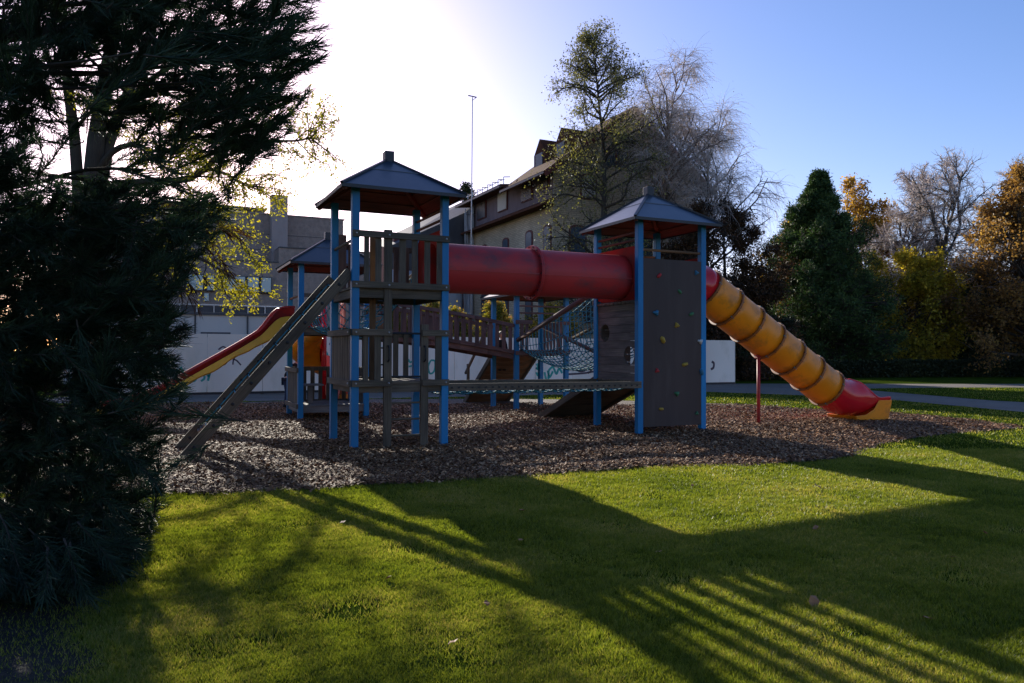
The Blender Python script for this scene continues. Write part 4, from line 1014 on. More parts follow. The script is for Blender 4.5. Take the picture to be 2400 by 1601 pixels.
def leaves(g, pos, size, aspect=.6, along=None, jit=.6, droop=0):
    n = len(pos); d = g.normal(0, 1, (n, 3)) if along is None else along + g.normal(0, jit, (n, 3)); d[:, 2] -= droop; d = norm(d)
    s = norm(np.cross(d, g.normal(0, 1, (n, 3)))); sz = (size * (.6 + .7 * g.random(n)))[:, None]
    V = np.stack([pos, pos + d * sz * .5 + s * sz * aspect * .5, pos + d * sz, pos + d * sz * .5 - s * sz * aspect * .5], 1).reshape(-1, 3)
    return V, np.arange(4 * n).reshape(-1, 4)
def pts_along(g, P, n, spread, t0=.2):
    pos, d, t, idx = spawn(g, P, n, t0, 1, 0, 60); return pos + g.normal(0, spread, pos.shape), d
def tree(name, label, cat, base, H, env, leafm, barkm='bark', seed=1, n1=40, n2=10, n3=6, t_lo=.25, elev=(55, 25), l2=.45, l3=.4, r0=None, nleaf=6, lsize=.14, lspread=.12, lean=(0, 0),
         grav=(0, 0, 0), forks=1, wander=.12, droop=0, aspect=.6, group=None, twigr=.012, needle=False, twigmat=None, K3=4, l3abs=None):
    g = np.random.default_rng(seed); x, y = base
    t = thing(name, label, cat, (x, y, 0), group=group); b0 = np.array([x, y, -.05]); r0 = r0 or H * .016; tr = []
    for f in range(forks):
        s0 = b0 + (g.normal(0, .12, 3) * [1, 1, 0] if f else 0); d0 = np.array([lean[0] + (g.normal(0, .12) if f else 0), lean[1] + (g.normal(0, .12) if f else 0), 1.])
        tr.append(grow(g, s0[None], d0[None], np.array([H * (1 if f == 0 else .85 - .1 * g.random())]), 14, wander * .28, .02)[0])
    T = np.array(tr); ra = np.array([r0 * (1 if f == 0 else .7) for f in range(forks)]); RT = taper(ra, 14, .08)
    p, d, tt, idx = spawn(g, T, n1 // forks, t_lo, .99, 90, 90)
    el = np.radians(elev[0] + (elev[1] - elev[0]) * (1 - tt) + g.normal(0, 8, len(tt))); hd_ = norm(d * [1, 1, 0]) ; D = hd_ * np.cos(el)[:, None] + np.array([0, 0, 1.]) * np.sin(el)[:, None]
    L1 = np.array([env(q) for q in tt]) * (.75 + .4 * g.random(len(tt))); P1 = grow(g, p, D, L1, 8, wander, grav[0]); R1 = taper(np.maximum(.012, r0 * .42 * (L1 / max(L1.max(), .01)) ** .8), 8, .25)
    p, d, t2, i2 = spawn(g, P1, n2, .18, 1, 30, 60); L2 = np.maximum(.25, L1[i2] * l2 * (1.1 - .6 * t2) * (.6 + .7 * g.random(len(t2)))); P2 = grow(g, p, d, L2, 6, wander * 1.1, grav[1]); R2 = taper(np.maximum(twigr, R1[i2, 3] * .42), 6, .35)
    p, d, t3, i3 = spawn(g, P2, n3, .2, 1, 25, 60); L3 = (L2[i3] * l3 if l3abs is None else l3abs) * (.6 + .8 * g.random(len(t3))); P3 = grow(g, p, d, L3, K3, wander * 1.1, grav[2]); R3 = taper(np.full(len(t3), twigr), K3, .4)
    V, F, u = join([tubes(T, RT, 10)]); np_mesh('trunk', V, F, barkm, t, True, u)
    V, F, u = join([tubes(P1, R1, 6), tubes(P2, R2, 4)]); np_mesh('branches', V, F, barkm, t, False, u)
    V, F, u = tubes(P3, R3, 3); np_mesh('twigs', V, F, twigmat or barkm, t, False, u)
    if nleaf:
        p, d = pts_along(g, P3, nleaf, lspread, .1); V, F = leaves(g, p, lsize, aspect, d if needle else None, .5 if needle else .6, droop); np_mesh('crown', V, F, leafm, t)
    return t
def bx(px, D): return (at(px, HOR, D).x, D)
M['lf_alder'] = m_leaf('alder_leaves', [(.07, .075, .055), (.13, .13, .075), (.20, .20, .07), (.34, .32, .07)], .35, .35, tcol=(1.3, 1.25, .7))
M['lf_birch'] = m_leaf('birch_leaves', [(.16, .13, .10), (.24, .20, .14), (.30, .26, .12)], .4, .5)
M['lf_brown'] = m_leaf('brown_beech_leaves', [(.025, .016, .010), (.06, .032, .016), (.12, .06, .022)], .3, .5)
M['lf_con'] = m_leaf('dark_conifer_needles', [(.018, .040, .014), (.05, .095, .026), (.12, .18, .045)], .15, .8, .7, (1.2, 1.3, .8))
M['lf_gold'] = m_leaf('golden_leaves', [(.14, .08, .02), (.34, .19, .03), (.50, .34, .05)], .45, .5, tcol=(1.7, 1.6, 1.0))
M['lf_yg'] = m_leaf('yellow_green_leaves', [(.14, .13, .02), (.36, .30, .03), (.55, .42, .05)], .5, .4, tcol=(1.7, 1.6, 1.0))
M['lf_orange'] = m_leaf('orange_leaves', [(.10, .06, .03), (.24, .13, .04), (.38, .24, .07)], .45, .4, tcol=(1.7, 1.6, 1.0))
M['lf_ivy'] = m_leaf('ivy_leaves', [(.012, .028, .014), (.03, .05, .022), (.09, .12, .07)], .1, .8, .4)
M['lf_bush'] = m_leaf('bush_leaves', [(.05, .07, .015), (.16, .17, .02), (.30, .24, .05), (.38, .20, .08)], .45, .9)
M['lf_dark'] = m_leaf('dark_bush_leaves', [(.010, .016, .007), (.022, .034, .012), (.05, .06, .02)], .2, .6)
M['lf_locust'] = m_leaf('locust_leaves', [(.12, .14, .015), (.28, .28, .02), (.42, .38, .03)], .55, .8)
def env_alder(q): return np.interp(q, [0, .3, .45, .65, .85, 1], [3.3, 3.9, 3.3, 3.0, 2.3, .9])
tree('alder_tree', 'tall conical alder with sparse olive leaves in front of the brick house', 'tree', bx(1410, 38), 19.6, env_alder, 'lf_alder', 'bark', 6, 92, 9, 6, .12, (38, 28), .42, .6, .22, 5, .115, .2, forks=1, wander=.16, lean=(-.04, 0), twigr=.007)
def env_b1(q): return np.interp(q, [0, .35, .6, .85, 1], [2, 3.4, 4.4, 3.6, 1.6])
tree('birch_tree', 'tall weeping birch with pale bare twigs, taller of two behind the climbing tower', 'tree', bx(1528, 43), 16.4, env_b1, 'lf_birch', 'bark_birch', 8, 36, 11, 13, .42, (70, 48), .42, .5, .2, 1, .07, .1, lean=(.11, 0), grav=(.02, -.10, -.28), wander=.13, twigr=.0075, twigmat='twig', K3=6, l3abs=1.15)
def env_b2(q): return np.interp(q, [0, .3, .6, .85, 1], [3, 4.4, 4.6, 3.2, 1.5])
tree('birch_tree', 'wide weeping birch with pale bare twigs arching right over the brown-leaved tree', 'tree', bx(1640, 43), 14.7, env_b2, 'lf_birch', 'bark', 9, 38, 11, 13, .42, (62, 30), .42, .5, .2, 1, .07, .1, lean=(.08, 0), grav=(.01, -.10, -.28), wander=.13, twigr=.0075, twigmat='twig', K3=6, l3abs=1.15, forks=2)
def env_r(rad): return lambda q: rad * np.interp(q, [0, .15, .4, .7, .9, 1], [.7, .95, 1.0, .8, .5, .25])
tree('beech_tree', 'dark brown-leaved broad tree behind the orange tube slide', 'tree', bx(1700, 40.5), 9.2, env_r(3.3), 'lf_brown', 'bark', 12, 60, 12, 7, .05, (45, 5), .42, .4, .2, 12, .13, .16, forks=3)
tree('beech_tree', 'smaller dark brown-leaved tree right behind the climbing tower roof', 'tree', bx(1600, 39), 9.0, env_r(2.2), 'lf_brown', 'bark', 13, 50, 10, 7, .08, (50, 10), .42, .4, .16, 8, .12, .16, forks=2)
tree('broad_bush', 'dark evergreen bush under the brown-leaved tree', 'bush', bx(1790, 41), 3.8, env_r(2.2), 'lf_dark', 'bark', 14, 50, 10, 7, .02, (45, 0), .5, .4, .08, 12, .12, .12, forks=4)
def env_con(q): return np.interp(q, [0, .33, .6, .8, .9, 1], [4.2, 4.0, 2.9, 1.5, .7, .1])
tree('conifer_tree', 'tall dark green pyramid-shaped conifer right of the orange slide', 'tree', bx(1925, 50), 13.2, env_con, 'lf_con', 'bark', 15, 300, 13, 7, .02, (22, -5), .34, .5, .28, 7, .20, .10, grav=(.015, .02, .03), needle=True, aspect=.28, wander=.06)
tree('autumn_tree', 'golden brown autumn tree rising just right of the pyramid conifer', 'tree', bx(2010, 60), 14.6, env_r(4.2), 'lf_gold', 'bark', 16, 46, 12, 7, .2, (60, 20), .42, .4, .22, 7, .2, .2, forks=2)
tree('autumn_tree', 'golden brown autumn tree peeking out left behind the pyramid conifer', 'tree', bx(1868, 60), 12.0, env_r(3.0), 'lf_gold', 'bark', 17, 40, 10, 7, .2, (60, 20), .42, .4, .2, 7, .2, .2)
tree('autumn_tree', 'yellow-green leaved tree low in front of the bare twisted tree', 'tree', bx(2120, 52), 7.4, env_r(4.3), 'lf_yg', 'bark', 18, 54, 11, 7, .1, (50, 5), .42, .4, .18, 9, .2, .2, forks=2)
def env_bare(q): return np.interp(q, [0, .3, .6, 1], [5, 6.6, 5.8, 2.5])
tree('bare_tree', 'large leafless tree with twisted grey limbs above the hedge', 'tree', bx(2200, 53), 13.8, env_bare, 'lf_gold', 'bark_grey', 19, 40, 13, 13, .22, (62, 25), .45, .45, .34, 0, wander=.24, twigr=.014, twigmat='twig', forks=2)
tree('bare_tree', 'leafless grey twiggy tree at the right edge between golden tree and orange tree', 'tree', bx(2360, 60), 14.2, env_bare, 'lf_gold', 'bark_grey', 20, 40, 12, 12, .22, (60, 25), .45, .45, .3, 0, wander=.2, twigr=.014, twigmat='twig')
tree('bare_tree', 'leafless grey branching tree just left of the large twisted one', 'tree', bx(2095, 58), 14.0, lambda q: 4.6 * np.interp(q, [0, .5, 1], [.8, 1, .4]), 'lf_gold', 'bark_grey', 61, 38, 12, 13, .3, (62, 25), .45, .45, .26, 0, wander=.22, twigr=.013, twigmat='twig')
tree('ivy_tree', 'ivy-covered dark trunk standing under the leafless tree', 'tree', bx(2300, 50), 7.2, env_r(1.3), 'lf_ivy', 'bark', 21, 60, 8, 6, .02, (30, 10), .42, .4, .3, 12, .14, .14)
tree('autumn_tree', 'orange-leaved tree filling the right edge of the park', 'tree', bx(2420, 46), 11.6, env_r(4.4), 'lf_orange', 'bark', 22, 60, 12, 7, .12, (50, 10), .42, .4, .26, 10, .18, .2, forks=2)
tree('autumn_tree', 'rusty brown leaved small tree between conifer and ivy trunk', 'tree', bx(2200, 57), 9.2, env_r(3.6), 'lf_orange', 'bark', 23, 44, 10, 7, .15, (50, 10), .42, .4, .2, 5, .18, .2)
for i, (px, D, H_, rad, mm, lb_) in enumerate([(1960, 54, 3.2, 2.6, 'lf_dark', 'dark rounded bush at the foot of the pyramid conifer'), (2090, 56, 2.8, 2.6, 'lf_yg', 'yellowing rounded bush behind the hedge'), (2240, 58, 2.6, 3.0, 'lf_dark', 'dark spreading bush under the leafless tree'),
                                            (2370, 54, 3.4, 3.0, 'lf_dark', 'dark spreading bush at the right edge behind the hedge'), (1850, 50, 3.0, 2.6, 'lf_dark', 'dark bush left of the pyramid conifer base')]):
    tree('round_bush', lb_, 'bush', bx(px, D), H_, env_r(rad), mm, 'bark', 30 + i, 40, 8, 6, .02, (45, 0), .5, .4, .06, 10, .15, .15, forks=4, group='bushes behind the park hedge')
for i, (px, D, H_, rad, lb_) in enumerate([(930, 33, 2.9, 1.2, 'yellowish bush behind hoarding seen between the near tower posts'), (1065, 34, 3.0, 1.4, 'tall yellow-green bush behind the hoarding above the wooden bridge'), (1160, 35, 3.4, 1.1, 'orange-tipped bush behind the hoarding left of the farthest tower'),
                                             (1290, 36, 3.3, 1.6, 'yellow-green bush behind the hoarding right of the farthest tower'), (1010, 33.5, 3.4, .9, 'upright orange-tipped bush behind the hoarding below the red tube')]):
    tree('shrub', lb_, 'bush', bx(px, D), H_, env_r(rad), 'lf_bush', 'bark', 40 + i, 60, 9, 6, .03, (65, 30), .5, .4, .05, 10, .10, .1, forks=4, group='shrubs behind the hoarding')
tree('distant_tree', 'top of a far tree showing over the sheeted building', 'tree', bx(1118, 75), 17.6, env_r(2.0), 'lf_dark', 'bark', 50, 30, 8, 5, .5, (60, 30), .42, .4, .2, 6, .25, .2)
# hedge and far wood
def foliage_box(name, label, cat, a, b_, n, z0, z1, dep, size, m, kind=None, seed=1, wob=.15):
    g = np.random.default_rng(seed); t = g.random(n); a = np.array(a, float); b_ = np.array(b_, float); d = b_ - a; L = np.linalg.norm(d); nn = np.array([-d[1], d[0]]) / L
    top = z1 * (1 + wob * np.sin(t * L * .9) * np.sin(t * L * .37 + 1) + wob * .5 * np.sin(t * L * 2.3)); z = z0 + (top - z0) * g.random(n) ** .7; o = (g.random(n) - .5) * dep
    P = np.stack([a[0] + d[0] * t + nn[0] * o, a[1] + d[1] * t + nn[1] * o, z], 1); V, F = leaves(g, P, size, .7)
    ob = np_mesh(name, V, F, m); tag(ob, label, cat, kind=kind); return ob
h0, h1 = bx(1700, 43), bx(2700, 50)
foliage_box('hedge', 'long low dark hedge along the far side of the park lawn', 'hedge', h0, h1, 60000, .0, 1.0, .8, .12, 'lf_dark', seed=3, wob=.06)
foliage_box('far_wood', 'distant dark band of woodland behind the park trees', 'wood', bx(1450, 100), bx(2900, 88), 90000, 0, 8.5, 6, .7, 'lf_dark', 'stuff', 4, .25)

# locust tree on the left, behind the big conifer
lt = thing('locust_tree', 'many-stemmed locust tree with yellow-green leaves behind the foreground conifer', 'tree', (bx(195, 17)[0], 17, 0))
g = np.random.default_rng(77)
def poly(pts, K=10):
    P = [at(*p) for p in pts]; out = []
    for i in range(K):
        f = i / (K - 1) * (len(P) - 1); k = min(int(f), len(P) - 2); t = f - k; p0, p1, p2, p3 = P[max(k - 1, 0)], P[k], P[k + 1], P[min(k + 2, len(P) - 1)]
        out.append(.5 * (2 * p1 + (p2 - p0) * t + (2 * p0 - 5 * p1 + 4 * p2 - p3) * t * t + (3 * p1 - p0 - 3 * p2 + p3) * t ** 3))
    return np.array([list(v) for v in out])
stems = [([(195, 977, 17), (190, 700, 17), (175, 380, 17), (150, 180, 16.6), (130, -80, 16)], .17), ([(195, 977, 17), (205, 600, 17), (215, 370, 17), (240, 200, 17.2), (260, 60, 17.5), (280, -200, 18)], .24), ([(198, 977, 17), (220, 600, 17), (240, 380, 17.2), (285, 240, 17.6), (350, 60, 18.5), (380, -120, 19)], .17)]
limbs = [([(225, 400, 17), (262, 355, 17), (310, 340, 16.9), (350, 355, 16.8), (420, 350, 16.5)], .085), ([(215, 450, 17), (290, 430, 16.8), (380, 428, 16.5), (440, 420, 16.4), (480, 395, 16.3), (540, 330, 16.1), (600, 270, 16), (680, 235, 15.9)], .10),
         ([(165, 320, 17), (200, 270, 17), (265, 235, 17)], .05), ([(480, 395, 16.3), (530, 410, 16.2), (550, 425, 16.1), (600, 440, 16)], .04), ([(540, 330, 16.1), (600, 330, 16), (690, 330, 16), (730, 320, 16)], .04), ([(510, 365, 16.2), (440, 345, 16.2)], .03),
         ([(215, 520, 17), (330, 500, 16.5), (430, 505, 16), (500, 520, 15.8), (560, 560, 15.6)], .07), ([(230, 600, 17), (350, 580, 16.2), (450, 600, 15.8), (540, 650, 15.6)], .06), ([(285, 240, 17.6), (400, 150, 17), (520, 110, 16.5), (620, 100, 16.2)], .07), ([(240, 180, 17.2), (330, 60, 17), (430, -20, 16.6)], .07)]
V, F, u = join([tubes(poly(p)[None], taper(np.array([r]), 10, .45), 10) for p, r in stems]); np_mesh('trunk', V, F, 'bark', lt, True, u)
PL = np.array([poly(p) for p, r in limbs]); RL = np.concatenate([taper(np.array([r]), 10, .35) for p, r in limbs])
p, d, t_, ii = spawn(g, PL[:8], 17, .35, 1, 30, 75); Q2 = grow(g, p, d, .5 + .7 * g.random(len(p)), 6, .2, -.03); p3, d3, t3, i3 = spawn(g, Q2, 9, .1, 1, 30, 70); Q3 = grow(g, p3, d3, .22 + .34 * g.random(len(p3)), 5, .15, -.13)
V, F, u = join([tubes(PL, RL, 8), tubes(Q2, taper(np.full(len(Q2), .014), 6), 4), tubes(Q3, taper(np.full(len(Q3), .005), 5), 3)]); np_mesh('branches', V, F, 'bark', lt, True, u)
p, d = pts_along(g, Q3, 15, .03, .05); V, F = leaves(g, p, .068, .42, None, droop=.5); np_mesh('crown', V, F, 'lf_locust', lt)

# ------------------------------------------------------------------ giant conifer in the left foreground
M['lf_seq'] = m_leaf('sequoia_sprays', [(.012, .026, .016), (.022, .046, .026), (.045, .072, .036)], .25, 1.3, .6, (1.1, 1.2, .9))
M['dead'] = m_leaf('dry_brown_sprays', [(.03, .014, .008), (.07, .03, .014)], .3, 1.0)
sq = thing('giant_conifer', 'huge dark feathery conifer overhanging the left foreground', 'tree', (-6.1, 7.2, 0))
g = np.random.default_rng(5); TX = np.array([-6.1, 7.2])
T = grow(g, np.array([[-6.1, 7.2, -.1]]), np.array([[0, 0, 1.]]), np.array([15.]), 12, .01); V, F, u = tubes(T, taper(np.array([.5]), 12, .3), 16); np_mesh('trunk', V, F, 'bark', sq, True, u)
def in_poly(px, py, poly): return inside(px, py, poly)
def plumes(polyg, n, dmin, dmax, up, wgt=None):
    px, py = [], []; P = np.array(polyg); lo, hi = P.min(0), P.max(0); out = []
    while len(out) < n:
        x = lo[0] + (hi[0] - lo[0]) * g.random(4000); y = lo[1] + (hi[1] - lo[1]) * g.random(4000); k = in_poly(x, y, polyg); out += list(zip(x[k], y[k]))
    A_ = np.array(out); A_ = A_[(A_[:, 1] < HOR + 5) | (F_PX * (EYE - .06) / np.maximum(A_[:, 1] - HOR, 5) > 4.3)]
    A_ = A_[(A_[:, 0] > 390) | (A_[:, 0] < 100) | (A_[:, 1] > 400) | (A_[:, 1] < 110) | (g.random(len(A_)) < .4)][:n]; n = len(A_); D = dmin + (dmax - dmin) * g.random(n)
    lim = np.where(A_[:, 1] > HOR + 5, F_PX * (EYE - .06) / np.maximum(A_[:, 1] - HOR, 5), 99); D = np.minimum(D, lim * (.88 + .12 * g.random(n)))
    tips = np.stack([(A_[:, 0] - 1200) / F_PX * D, D, EYE + (HOR - A_[:, 1]) / F_PX * D], 1)
    o = tips.copy(); o[:, 0] -= TX[0]; o[:, 1] -= TX[1] + .5; o[:, 2] = 0; o = norm(o); o[:, 2] = up + g.normal(0, .22, n); o += g.normal(0, .28, o.shape); return tips, norm(o)
polyA = [(-300, 420), (60, 410), (180, 440), (300, 430), (420, 445), (455, 470), (500, 530), (485, 590), (445, 640), (425, 700), (465, 790), (425, 840), (440, 925), (400, 985), (375, 1080), (395, 1180), (350, 1240), (330, 1320), (240, 1380), (170, 1450), (100, 1520), (-300, 1560)]
polyB = [(-200, -250), (690, -250), (768, 20), (760, 110), (738, 190), (700, 240), (650, 290), (570, 300), (480, 290), (440, 340), (425, 440), (385, 450), (365, 380), (372, 290), (300, 200), (230, 110), (120, 130), (110, 300), (60, 400), (-200, 420)]
sets = [plumes(polyA, 1450, 4.5, 7.4, .12), plumes(polyB, 780, 4.4, 7.2, .10), plumes([(130, 130), (380, 180), (380, 400), (130, 330)], 26, 5, 7, -.3), plumes([(540, 290), (700, 270), (650, 380), (560, 350)], 30, 5.5, 7, -.1), plumes([(430, 440), (540, 460), (560, 520), (500, 560)], 18, 5, 7, .1)]
tips = np.concatenate([s_[0] for s_ in sets]); dirs = np.concatenate([s_[1] for s_ in sets]); Np = len(tips)
Ls = .42 + .38 * g.random(Np); K = 6
# grow each stem backwards from its tip: it came out of the crown lower down and swept up
d = dirs.copy(); Pst = np.zeros((Np, K, 3)); Pst[:, K - 1] = tips
for k in range(K - 2, -1, -1):
    d = norm(d + np.array([0, 0, .05]) + g.normal(0, .04, d.shape)); Pst[:, k] = Pst[:, k + 1] - d * (Ls / (K - 1))[:, None]; d[:, 2] -= .07
Pst[..., 2] = np.maximum(Pst[..., 2], .03)
NW = 150; p, dd, tt, idx = spawn(g, Pst, NW, .08, 1.0, 18, 48)
Lw = (.05 + .10 * g.random(len(p))) * (1.15 - .45 * tt); W = grow(g, p, dd, Lw, 4, .13, .05)
# bend every whip toward the way its stem points
fw = norm(Pst[idx, -1] - Pst[idx, 0]); ks = (np.linspace(0, 1, 4) ** 2)[None, :, None]; W = W + fw[:, None] * ks * Lw[:, None, None] * .5
sd_ = norm(np.cross(W[:, -1] - W[:, 0], g.normal(0, 1, (len(p), 3)))); wd = np.array([.0020, .0025, .0021, .0006])[None, :, None] * (.8 + .5 * g.random((len(p), 1, 1)))
Vw = np.stack([W - sd_[:, None] * wd, W + sd_[:, None] * wd], 2).reshape(-1, 3); n_ = len(p); b0 = (np.arange(n_) * 8)[:, None] + (np.arange(3) * 2)[None]
Fw = np.stack([b0, b0 + 1, b0 + 3, b0 + 2], -1).reshape(-1, 4)
np_mesh('crown', Vw, Fw, 'lf_seq', sq)
V, F, u = tubes(Pst, taper(np.full(Np, .006), K, .4), 4)
# boughs from the trunk out to groups of plumes
sel = g.choice(Np, 80, replace=False); A_ = Pst[sel, 0]; st0 = np.stack([np.full(80, TX[0]), np.full(80, TX[1]), np.clip(A_[:, 2] + .5 + g.random(80), .4, 9)], 1)
tq = np.linspace(0, 1, 9)[None, :, None]; mid = (st0 + A_) / 2; mid[:, 2] -= .35; B_ = (1 - tq) ** 2 * st0[:, None] + 2 * tq * (1 - tq) * mid[:, None] + tq ** 2 * A_[:, None] + g.normal(0, .02, (80, 9, 3))
V2, F2, u2 = tubes(B_, taper(np.full(80, .024), 9, .2), 6)
big = [([(-250, 130, 6.6), (0, 80, 5.8), (120, 82, 5.6), (200, 66, 5.5), (245, 35, 5.4), (262, -40, 5.3), (265, -200, 5.2)], .062), ([(200, 66, 5.5), (320, 85, 5.5), (430, 110, 5.5), (560, 120, 5.4)], .026), ([(150, 95, 5.6), (240, 170, 5.6), (330, 260, 5.6), (370, 310, 5.6)], .013), ([(235, 75, 5.5), (300, 140, 5.5), (360, 200, 5.5), (450, 215, 5.5)], .014),
       ([(170, 90, 5.7), (230, 130, 5.7), (290, 190, 5.8), (350, 220, 5.8)], .010), ([(60, 320, 6.2), (120, 335, 6.1), (190, 335, 6.0), (200, 250, 6.0)], .008), ([(-200, 470, 6.8), (40, 440, 6.3), (200, 400, 6.0), (330, 400, 5.8)], .02)]
V3, F3, u3 = join([tubes(poly(p_)[None], taper(np.array([r]), 10, .6), 8) for p_, r in big])
V, F, u = join([(V, F, u), (V2, F2, u2), (V3, F3, u3)]); np_mesh('branches', V, F, 'bark', sq, True, u)
# dry inner sprays
tips2, d2 = plumes([(-200, 430), (420, 440), (440, 560), (330, 640), (-200, 900)], 160, 6.4, 8.0, -.5); P2_ = grow(g, tips2, d2, np.full(160, .7), 5, .1, -.15); p, dd, tt, idx = spawn(g, P2_, 60, 0, 1, 10, 40); V, F = leaves(g, p, .16, .05, dd, .2, .4); np_mesh('dry_sprays', V, F, 'dead', sq)

# ------------------------------------------------------------------ people
def figure(name, label, base, joints, radii, edges, head, hr, hair, cloth, yaw=0):
    o = thing(name, label, 'person', base)
    def skin_mesh(nm, J, E_, Rr, mt, par, root=0):
        me = bpy.data.meshes.new(nm); me.from_pydata([Vector(j) for j in J], E_, []); ob = bpy.data.objects.new(nm, me); C.objects.link(ob); ob.parent = par
        ob.modifiers.new('skin', 'SKIN'); ss_ = ob.modifiers.new('sub', 'SUBSURF'); ss_.levels = 2; ss_.render_levels = 2
        for i, r_ in enumerate(Rr): me.skin_vertices[0].data[i].radius = (r_, r_); me.skin_vertices[0].data[i].use_root = (i == root)
        dg = bpy.context.evaluated_depsgraph_get(); m2 = bpy.data.meshes.new_from_object(ob.evaluated_get(dg)); ob.modifiers.clear(); ob.data = m2
        m2.materials.clear(); m2.materials.append(M[mt]); m2.polygons.foreach_set('use_smooth', [True] * len(m2.polygons)); return ob
    return o, skin_mesh
def person(label, base, yaw, H, lean, bend, tops, legs, hair, child=False):
    """standing figure of height H; 'bend' bends the trunk forward (radians)"""
    o, sk = figure('person', label, base, None, None, None, None, None, None, None); o.rotation_euler = (0, 0, yaw); s_ = H / 1.75
    hip = Vector((0, 0, .92)); f = Vector((0, math.sin(bend), math.cos(bend)))          # +y is the way the figure faces
    ch = hip + f * .42; nk = hip + f * .56; hd = nk + Vector((0, math.sin(bend * .5), math.cos(bend * .5))) * .17
    sh = lambda x: hip + f * .50 + Vector((x * .19, 0, 0)); el = lambda x: sh(x) + Vector((x * .05, .06, -.27)); wr = lambda x: el(x) + Vector((-x * .02, .16, -.18)); hn = lambda x: wr(x) + Vector((0, .05, -.07))
    J = [hip, hip + f * .2, ch, nk, hd - Vector((0, 0, .02))]; Rr = [.13, .12, .14, .055, .05]; E_ = [(0, 1), (1, 2), (2, 3), (3, 4)]
    for x in (-1, 1):
        k = len(J); J += [sh(x), el(x), wr(x), hn(x)]; Rr += [.065, .048, .032, .03]; E_ += [(2, k), (k, k + 1), (k + 1, k + 2), (k + 2, k + 3)]
        for q in range(4):
            kk = len(J); c = hn(x); J += [c + Vector(((q - 1.5) * .02, .02, -.035)), c + Vector(((q - 1.5) * .021, .035, -.065 + abs(q - 1.4) * .006))]; Rr += [.009, .007]; E_ += [(k + 3, kk), (kk, kk + 1)]
        k2 = len(J); J += [Vector((x * .1, 0, .86)), Vector((x * .11, .03, .48)), Vector((x * .11, -.02, .09)), Vector((x * .12, .12, .035))]; Rr += [.09, .062, .045, .035]; E_ += [(0, k2), (k2, k2 + 1), (k2 + 1, k2 + 2), (k2 + 2, k2 + 3)]
    body = sk('body', [j * s_ for j in J], E_, [r_ * s_ for r_ in Rr], 'skin', o)
    # head with face, grown onto the neck
    b = MB(); P = []; hs_ = .112 * s_ * (1.25 if child else 1.0); c = hd * s_ + Vector((0, .01, .03))
    for i in range(15):
        th = math.pi * i / 14; row = []
        for j in range(20):
            ph = 2 * math.pi * j / 20; x = math.sin(th) * math.sin(ph); y = math.sin(th) * math.cos(ph); z = math.cos(th)
            jaw = 1 - .22 * max(0, -z); r_ = hs_; yy = y * (1.05 if z > 0 else .98)
            if y > .86 and -.35 < z < .12: yy += .14 * (1 - abs(x) * 5) * (1 - abs(z + .12) * 3.2) if abs(x) < .2 else 0
            if y > .7 and abs(z - .05) < .14 and .2 < abs(x) < .5: yy -= .06
            row.append(tuple(c + Vector((x * r_ * .80 * jaw, yy * r_ * jaw, z * r_ * 1.16))))
        P.append(row)
    b.grid(P, True)
    for x in (-1, 1): b.ball(tuple(c + Vector((x * hs_ * .80, 0, -.05 * hs_))), .022 * s_, (.4, .8, 1.3), 8)
    b2 = b.build('face', 'skin', o, smooth=True); OFF.pop(b2.name, None)
    for v in b2.data.vertices: v.co += Vector(OFF.get(o.name, (0, 0, 0)))
    b = MB(); P = []
    for i in range(9):
        th = math.pi * .62 * i / 8; P.append([tuple(c + Vector((math.sin(th) * math.sin(ph) * hs_ * .88, math.sin(th) * math.cos(ph) * hs_ * 1.10 * (1 if math.cos(ph) < .3 else .96) - .012, math.cos(th) * hs_ * 1.26 + (.35 * hs_ * max(0, math.cos(ph)) * (th / 2)))) ) for ph in [2 * math.pi * j / 20 for j in range(20)]])
    b.grid(P, True); b3 = b.build('hair', hair, o, smooth=True)
    for v in b3.data.vertices: v.co += Vector(OFF.get(o.name, (0, 0, 0)))
    J2 = [hip - Vector((0, 0, .04)), hip + f * .2, ch, nk - f * .05]; R2_ = [.16, .15, .17, .07]; E2 = [(0, 1), (1, 2), (2, 3)]
    for x in (-1, 1): k = len(J2); J2 += [sh(x), el(x), wr(x)]; R2_ += [.085, .065, .05]; E2 += [(2, k), (k, k + 1), (k + 1, k + 2)]
    sk('jacket', [j * s_ for j in J2], E2, [r_ * s_ for r_ in R2_], tops, o)
    J3 = [hip]; R3_ = [.15]; E3 = []
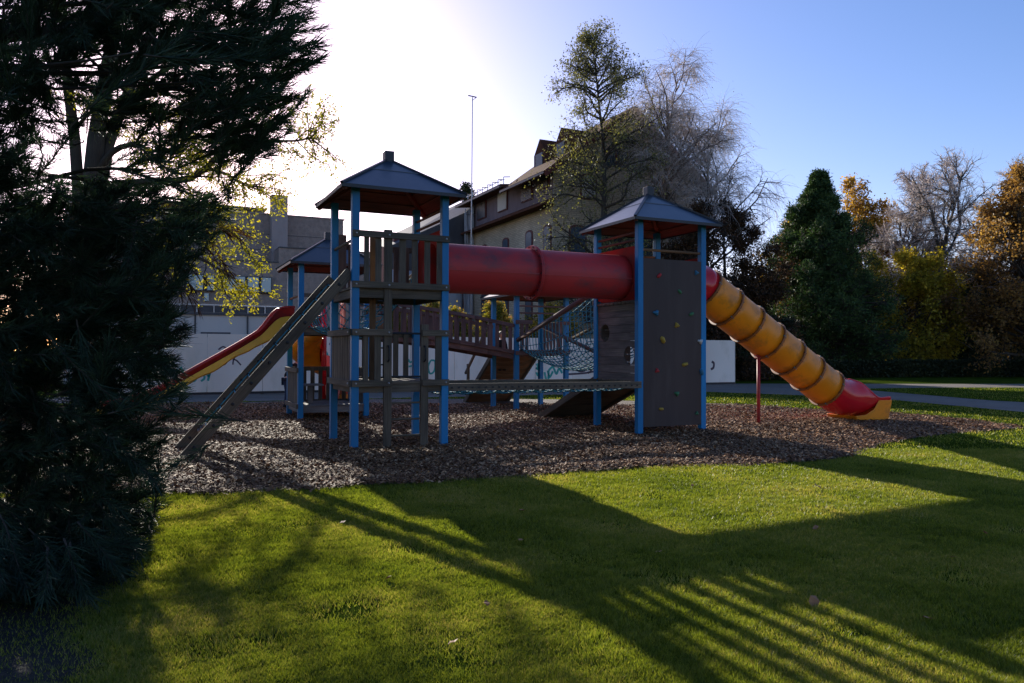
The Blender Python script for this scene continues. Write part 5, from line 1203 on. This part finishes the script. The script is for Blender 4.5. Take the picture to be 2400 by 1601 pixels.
    for x in (-1, 1): k = len(J3); J3 += [Vector((x * .1, 0, .84)), Vector((x * .11, .03, .48)), Vector((x * .11, -.02, .10))]; R3_ += [.105, .078, .062]; E3 += [(0, k), (k, k + 1), (k + 1, k + 2)]
    sk('trousers', [j * s_ for j in J3], E3, [r_ * s_ for r_ in R3_], legs, o)
    for x in (-1, 1):
        b = MB(); q = Vector((x * .115, .04, .0)) * s_; P = []
        for yy, w_, hh in ((-.11, .03, .05), (-.09, .045, .10), (0, .045, .09), (.09, .05, .055), (.14, .035, .035), (.155, .01, .02)):
            P.append([tuple(q + Vector((w_ * math.cos(a), yy, hh * .5 + hh * .5 * math.sin(a))) * 1) for a in [2 * math.pi * j / 10 for j in range(10)]])
        b.grid(P, True); b.quad(P[0]); sh_ = b.build('shoe', 'cloth_black', o, smooth=True)
        for v in sh_.data.vertices: v.co += Vector(OFF.get(o.name, (0, 0, 0)))
    return o
pb = at(672, HOR, 19.6); person('person in a black jacket bending forward behind the low tower by the spiral slide', (pb.x, pb.y, 0), R(-75), 1.42, 0, .55, 'cloth_black', 'jeans', 'hair')
pc = gw(T4[0] + .62, T4[1] + 2.25); person('fair-haired child in dark jacket climbing the ramp behind the wooden bridge railing', (pc.x, pc.y, .93), R(205), 1.02, 0, .15, 'cloth_black', 'jeans', 'hair_fair', True)

# fallen leaves
g = np.random.default_rng(21); lm = m_paint('dry_leaf', (.30, .13, .05), (.4, .25, .1), .4, .6, 20)
b = MB(); b.grid([[(-.035, -.002, .004), (-.035, .002, .006)], [(-.015, -.024, .014), (-.012, .022, .018)], [(.012, -.020, .006), (.015, .024, .012)], [(.04, -.003, .016), (.042, .003, .018)]]); lf0 = None
for i in range(14):
    px, py = 420 + 1900 * g.random(), 1130 + 430 * g.random() ** .8; p = G(px, py)
    if lf0 is None: lf0 = b.build('fallen_leaf', lm, None, solid=.001); o = lf0; tag(o, 'small dry brown fallen leaf lying on the lawn', 'leaf', 'dry leaves scattered on the lawn')
    else: o = lf0.copy(); C.objects.link(o)
    o.location = (p.x, p.y, .03); o.rotation_euler = (g.normal(0, .4), g.normal(0, .4), g.random() * 6.28); k = .6 + .6 * g.random(); o.scale = (k, k, k)
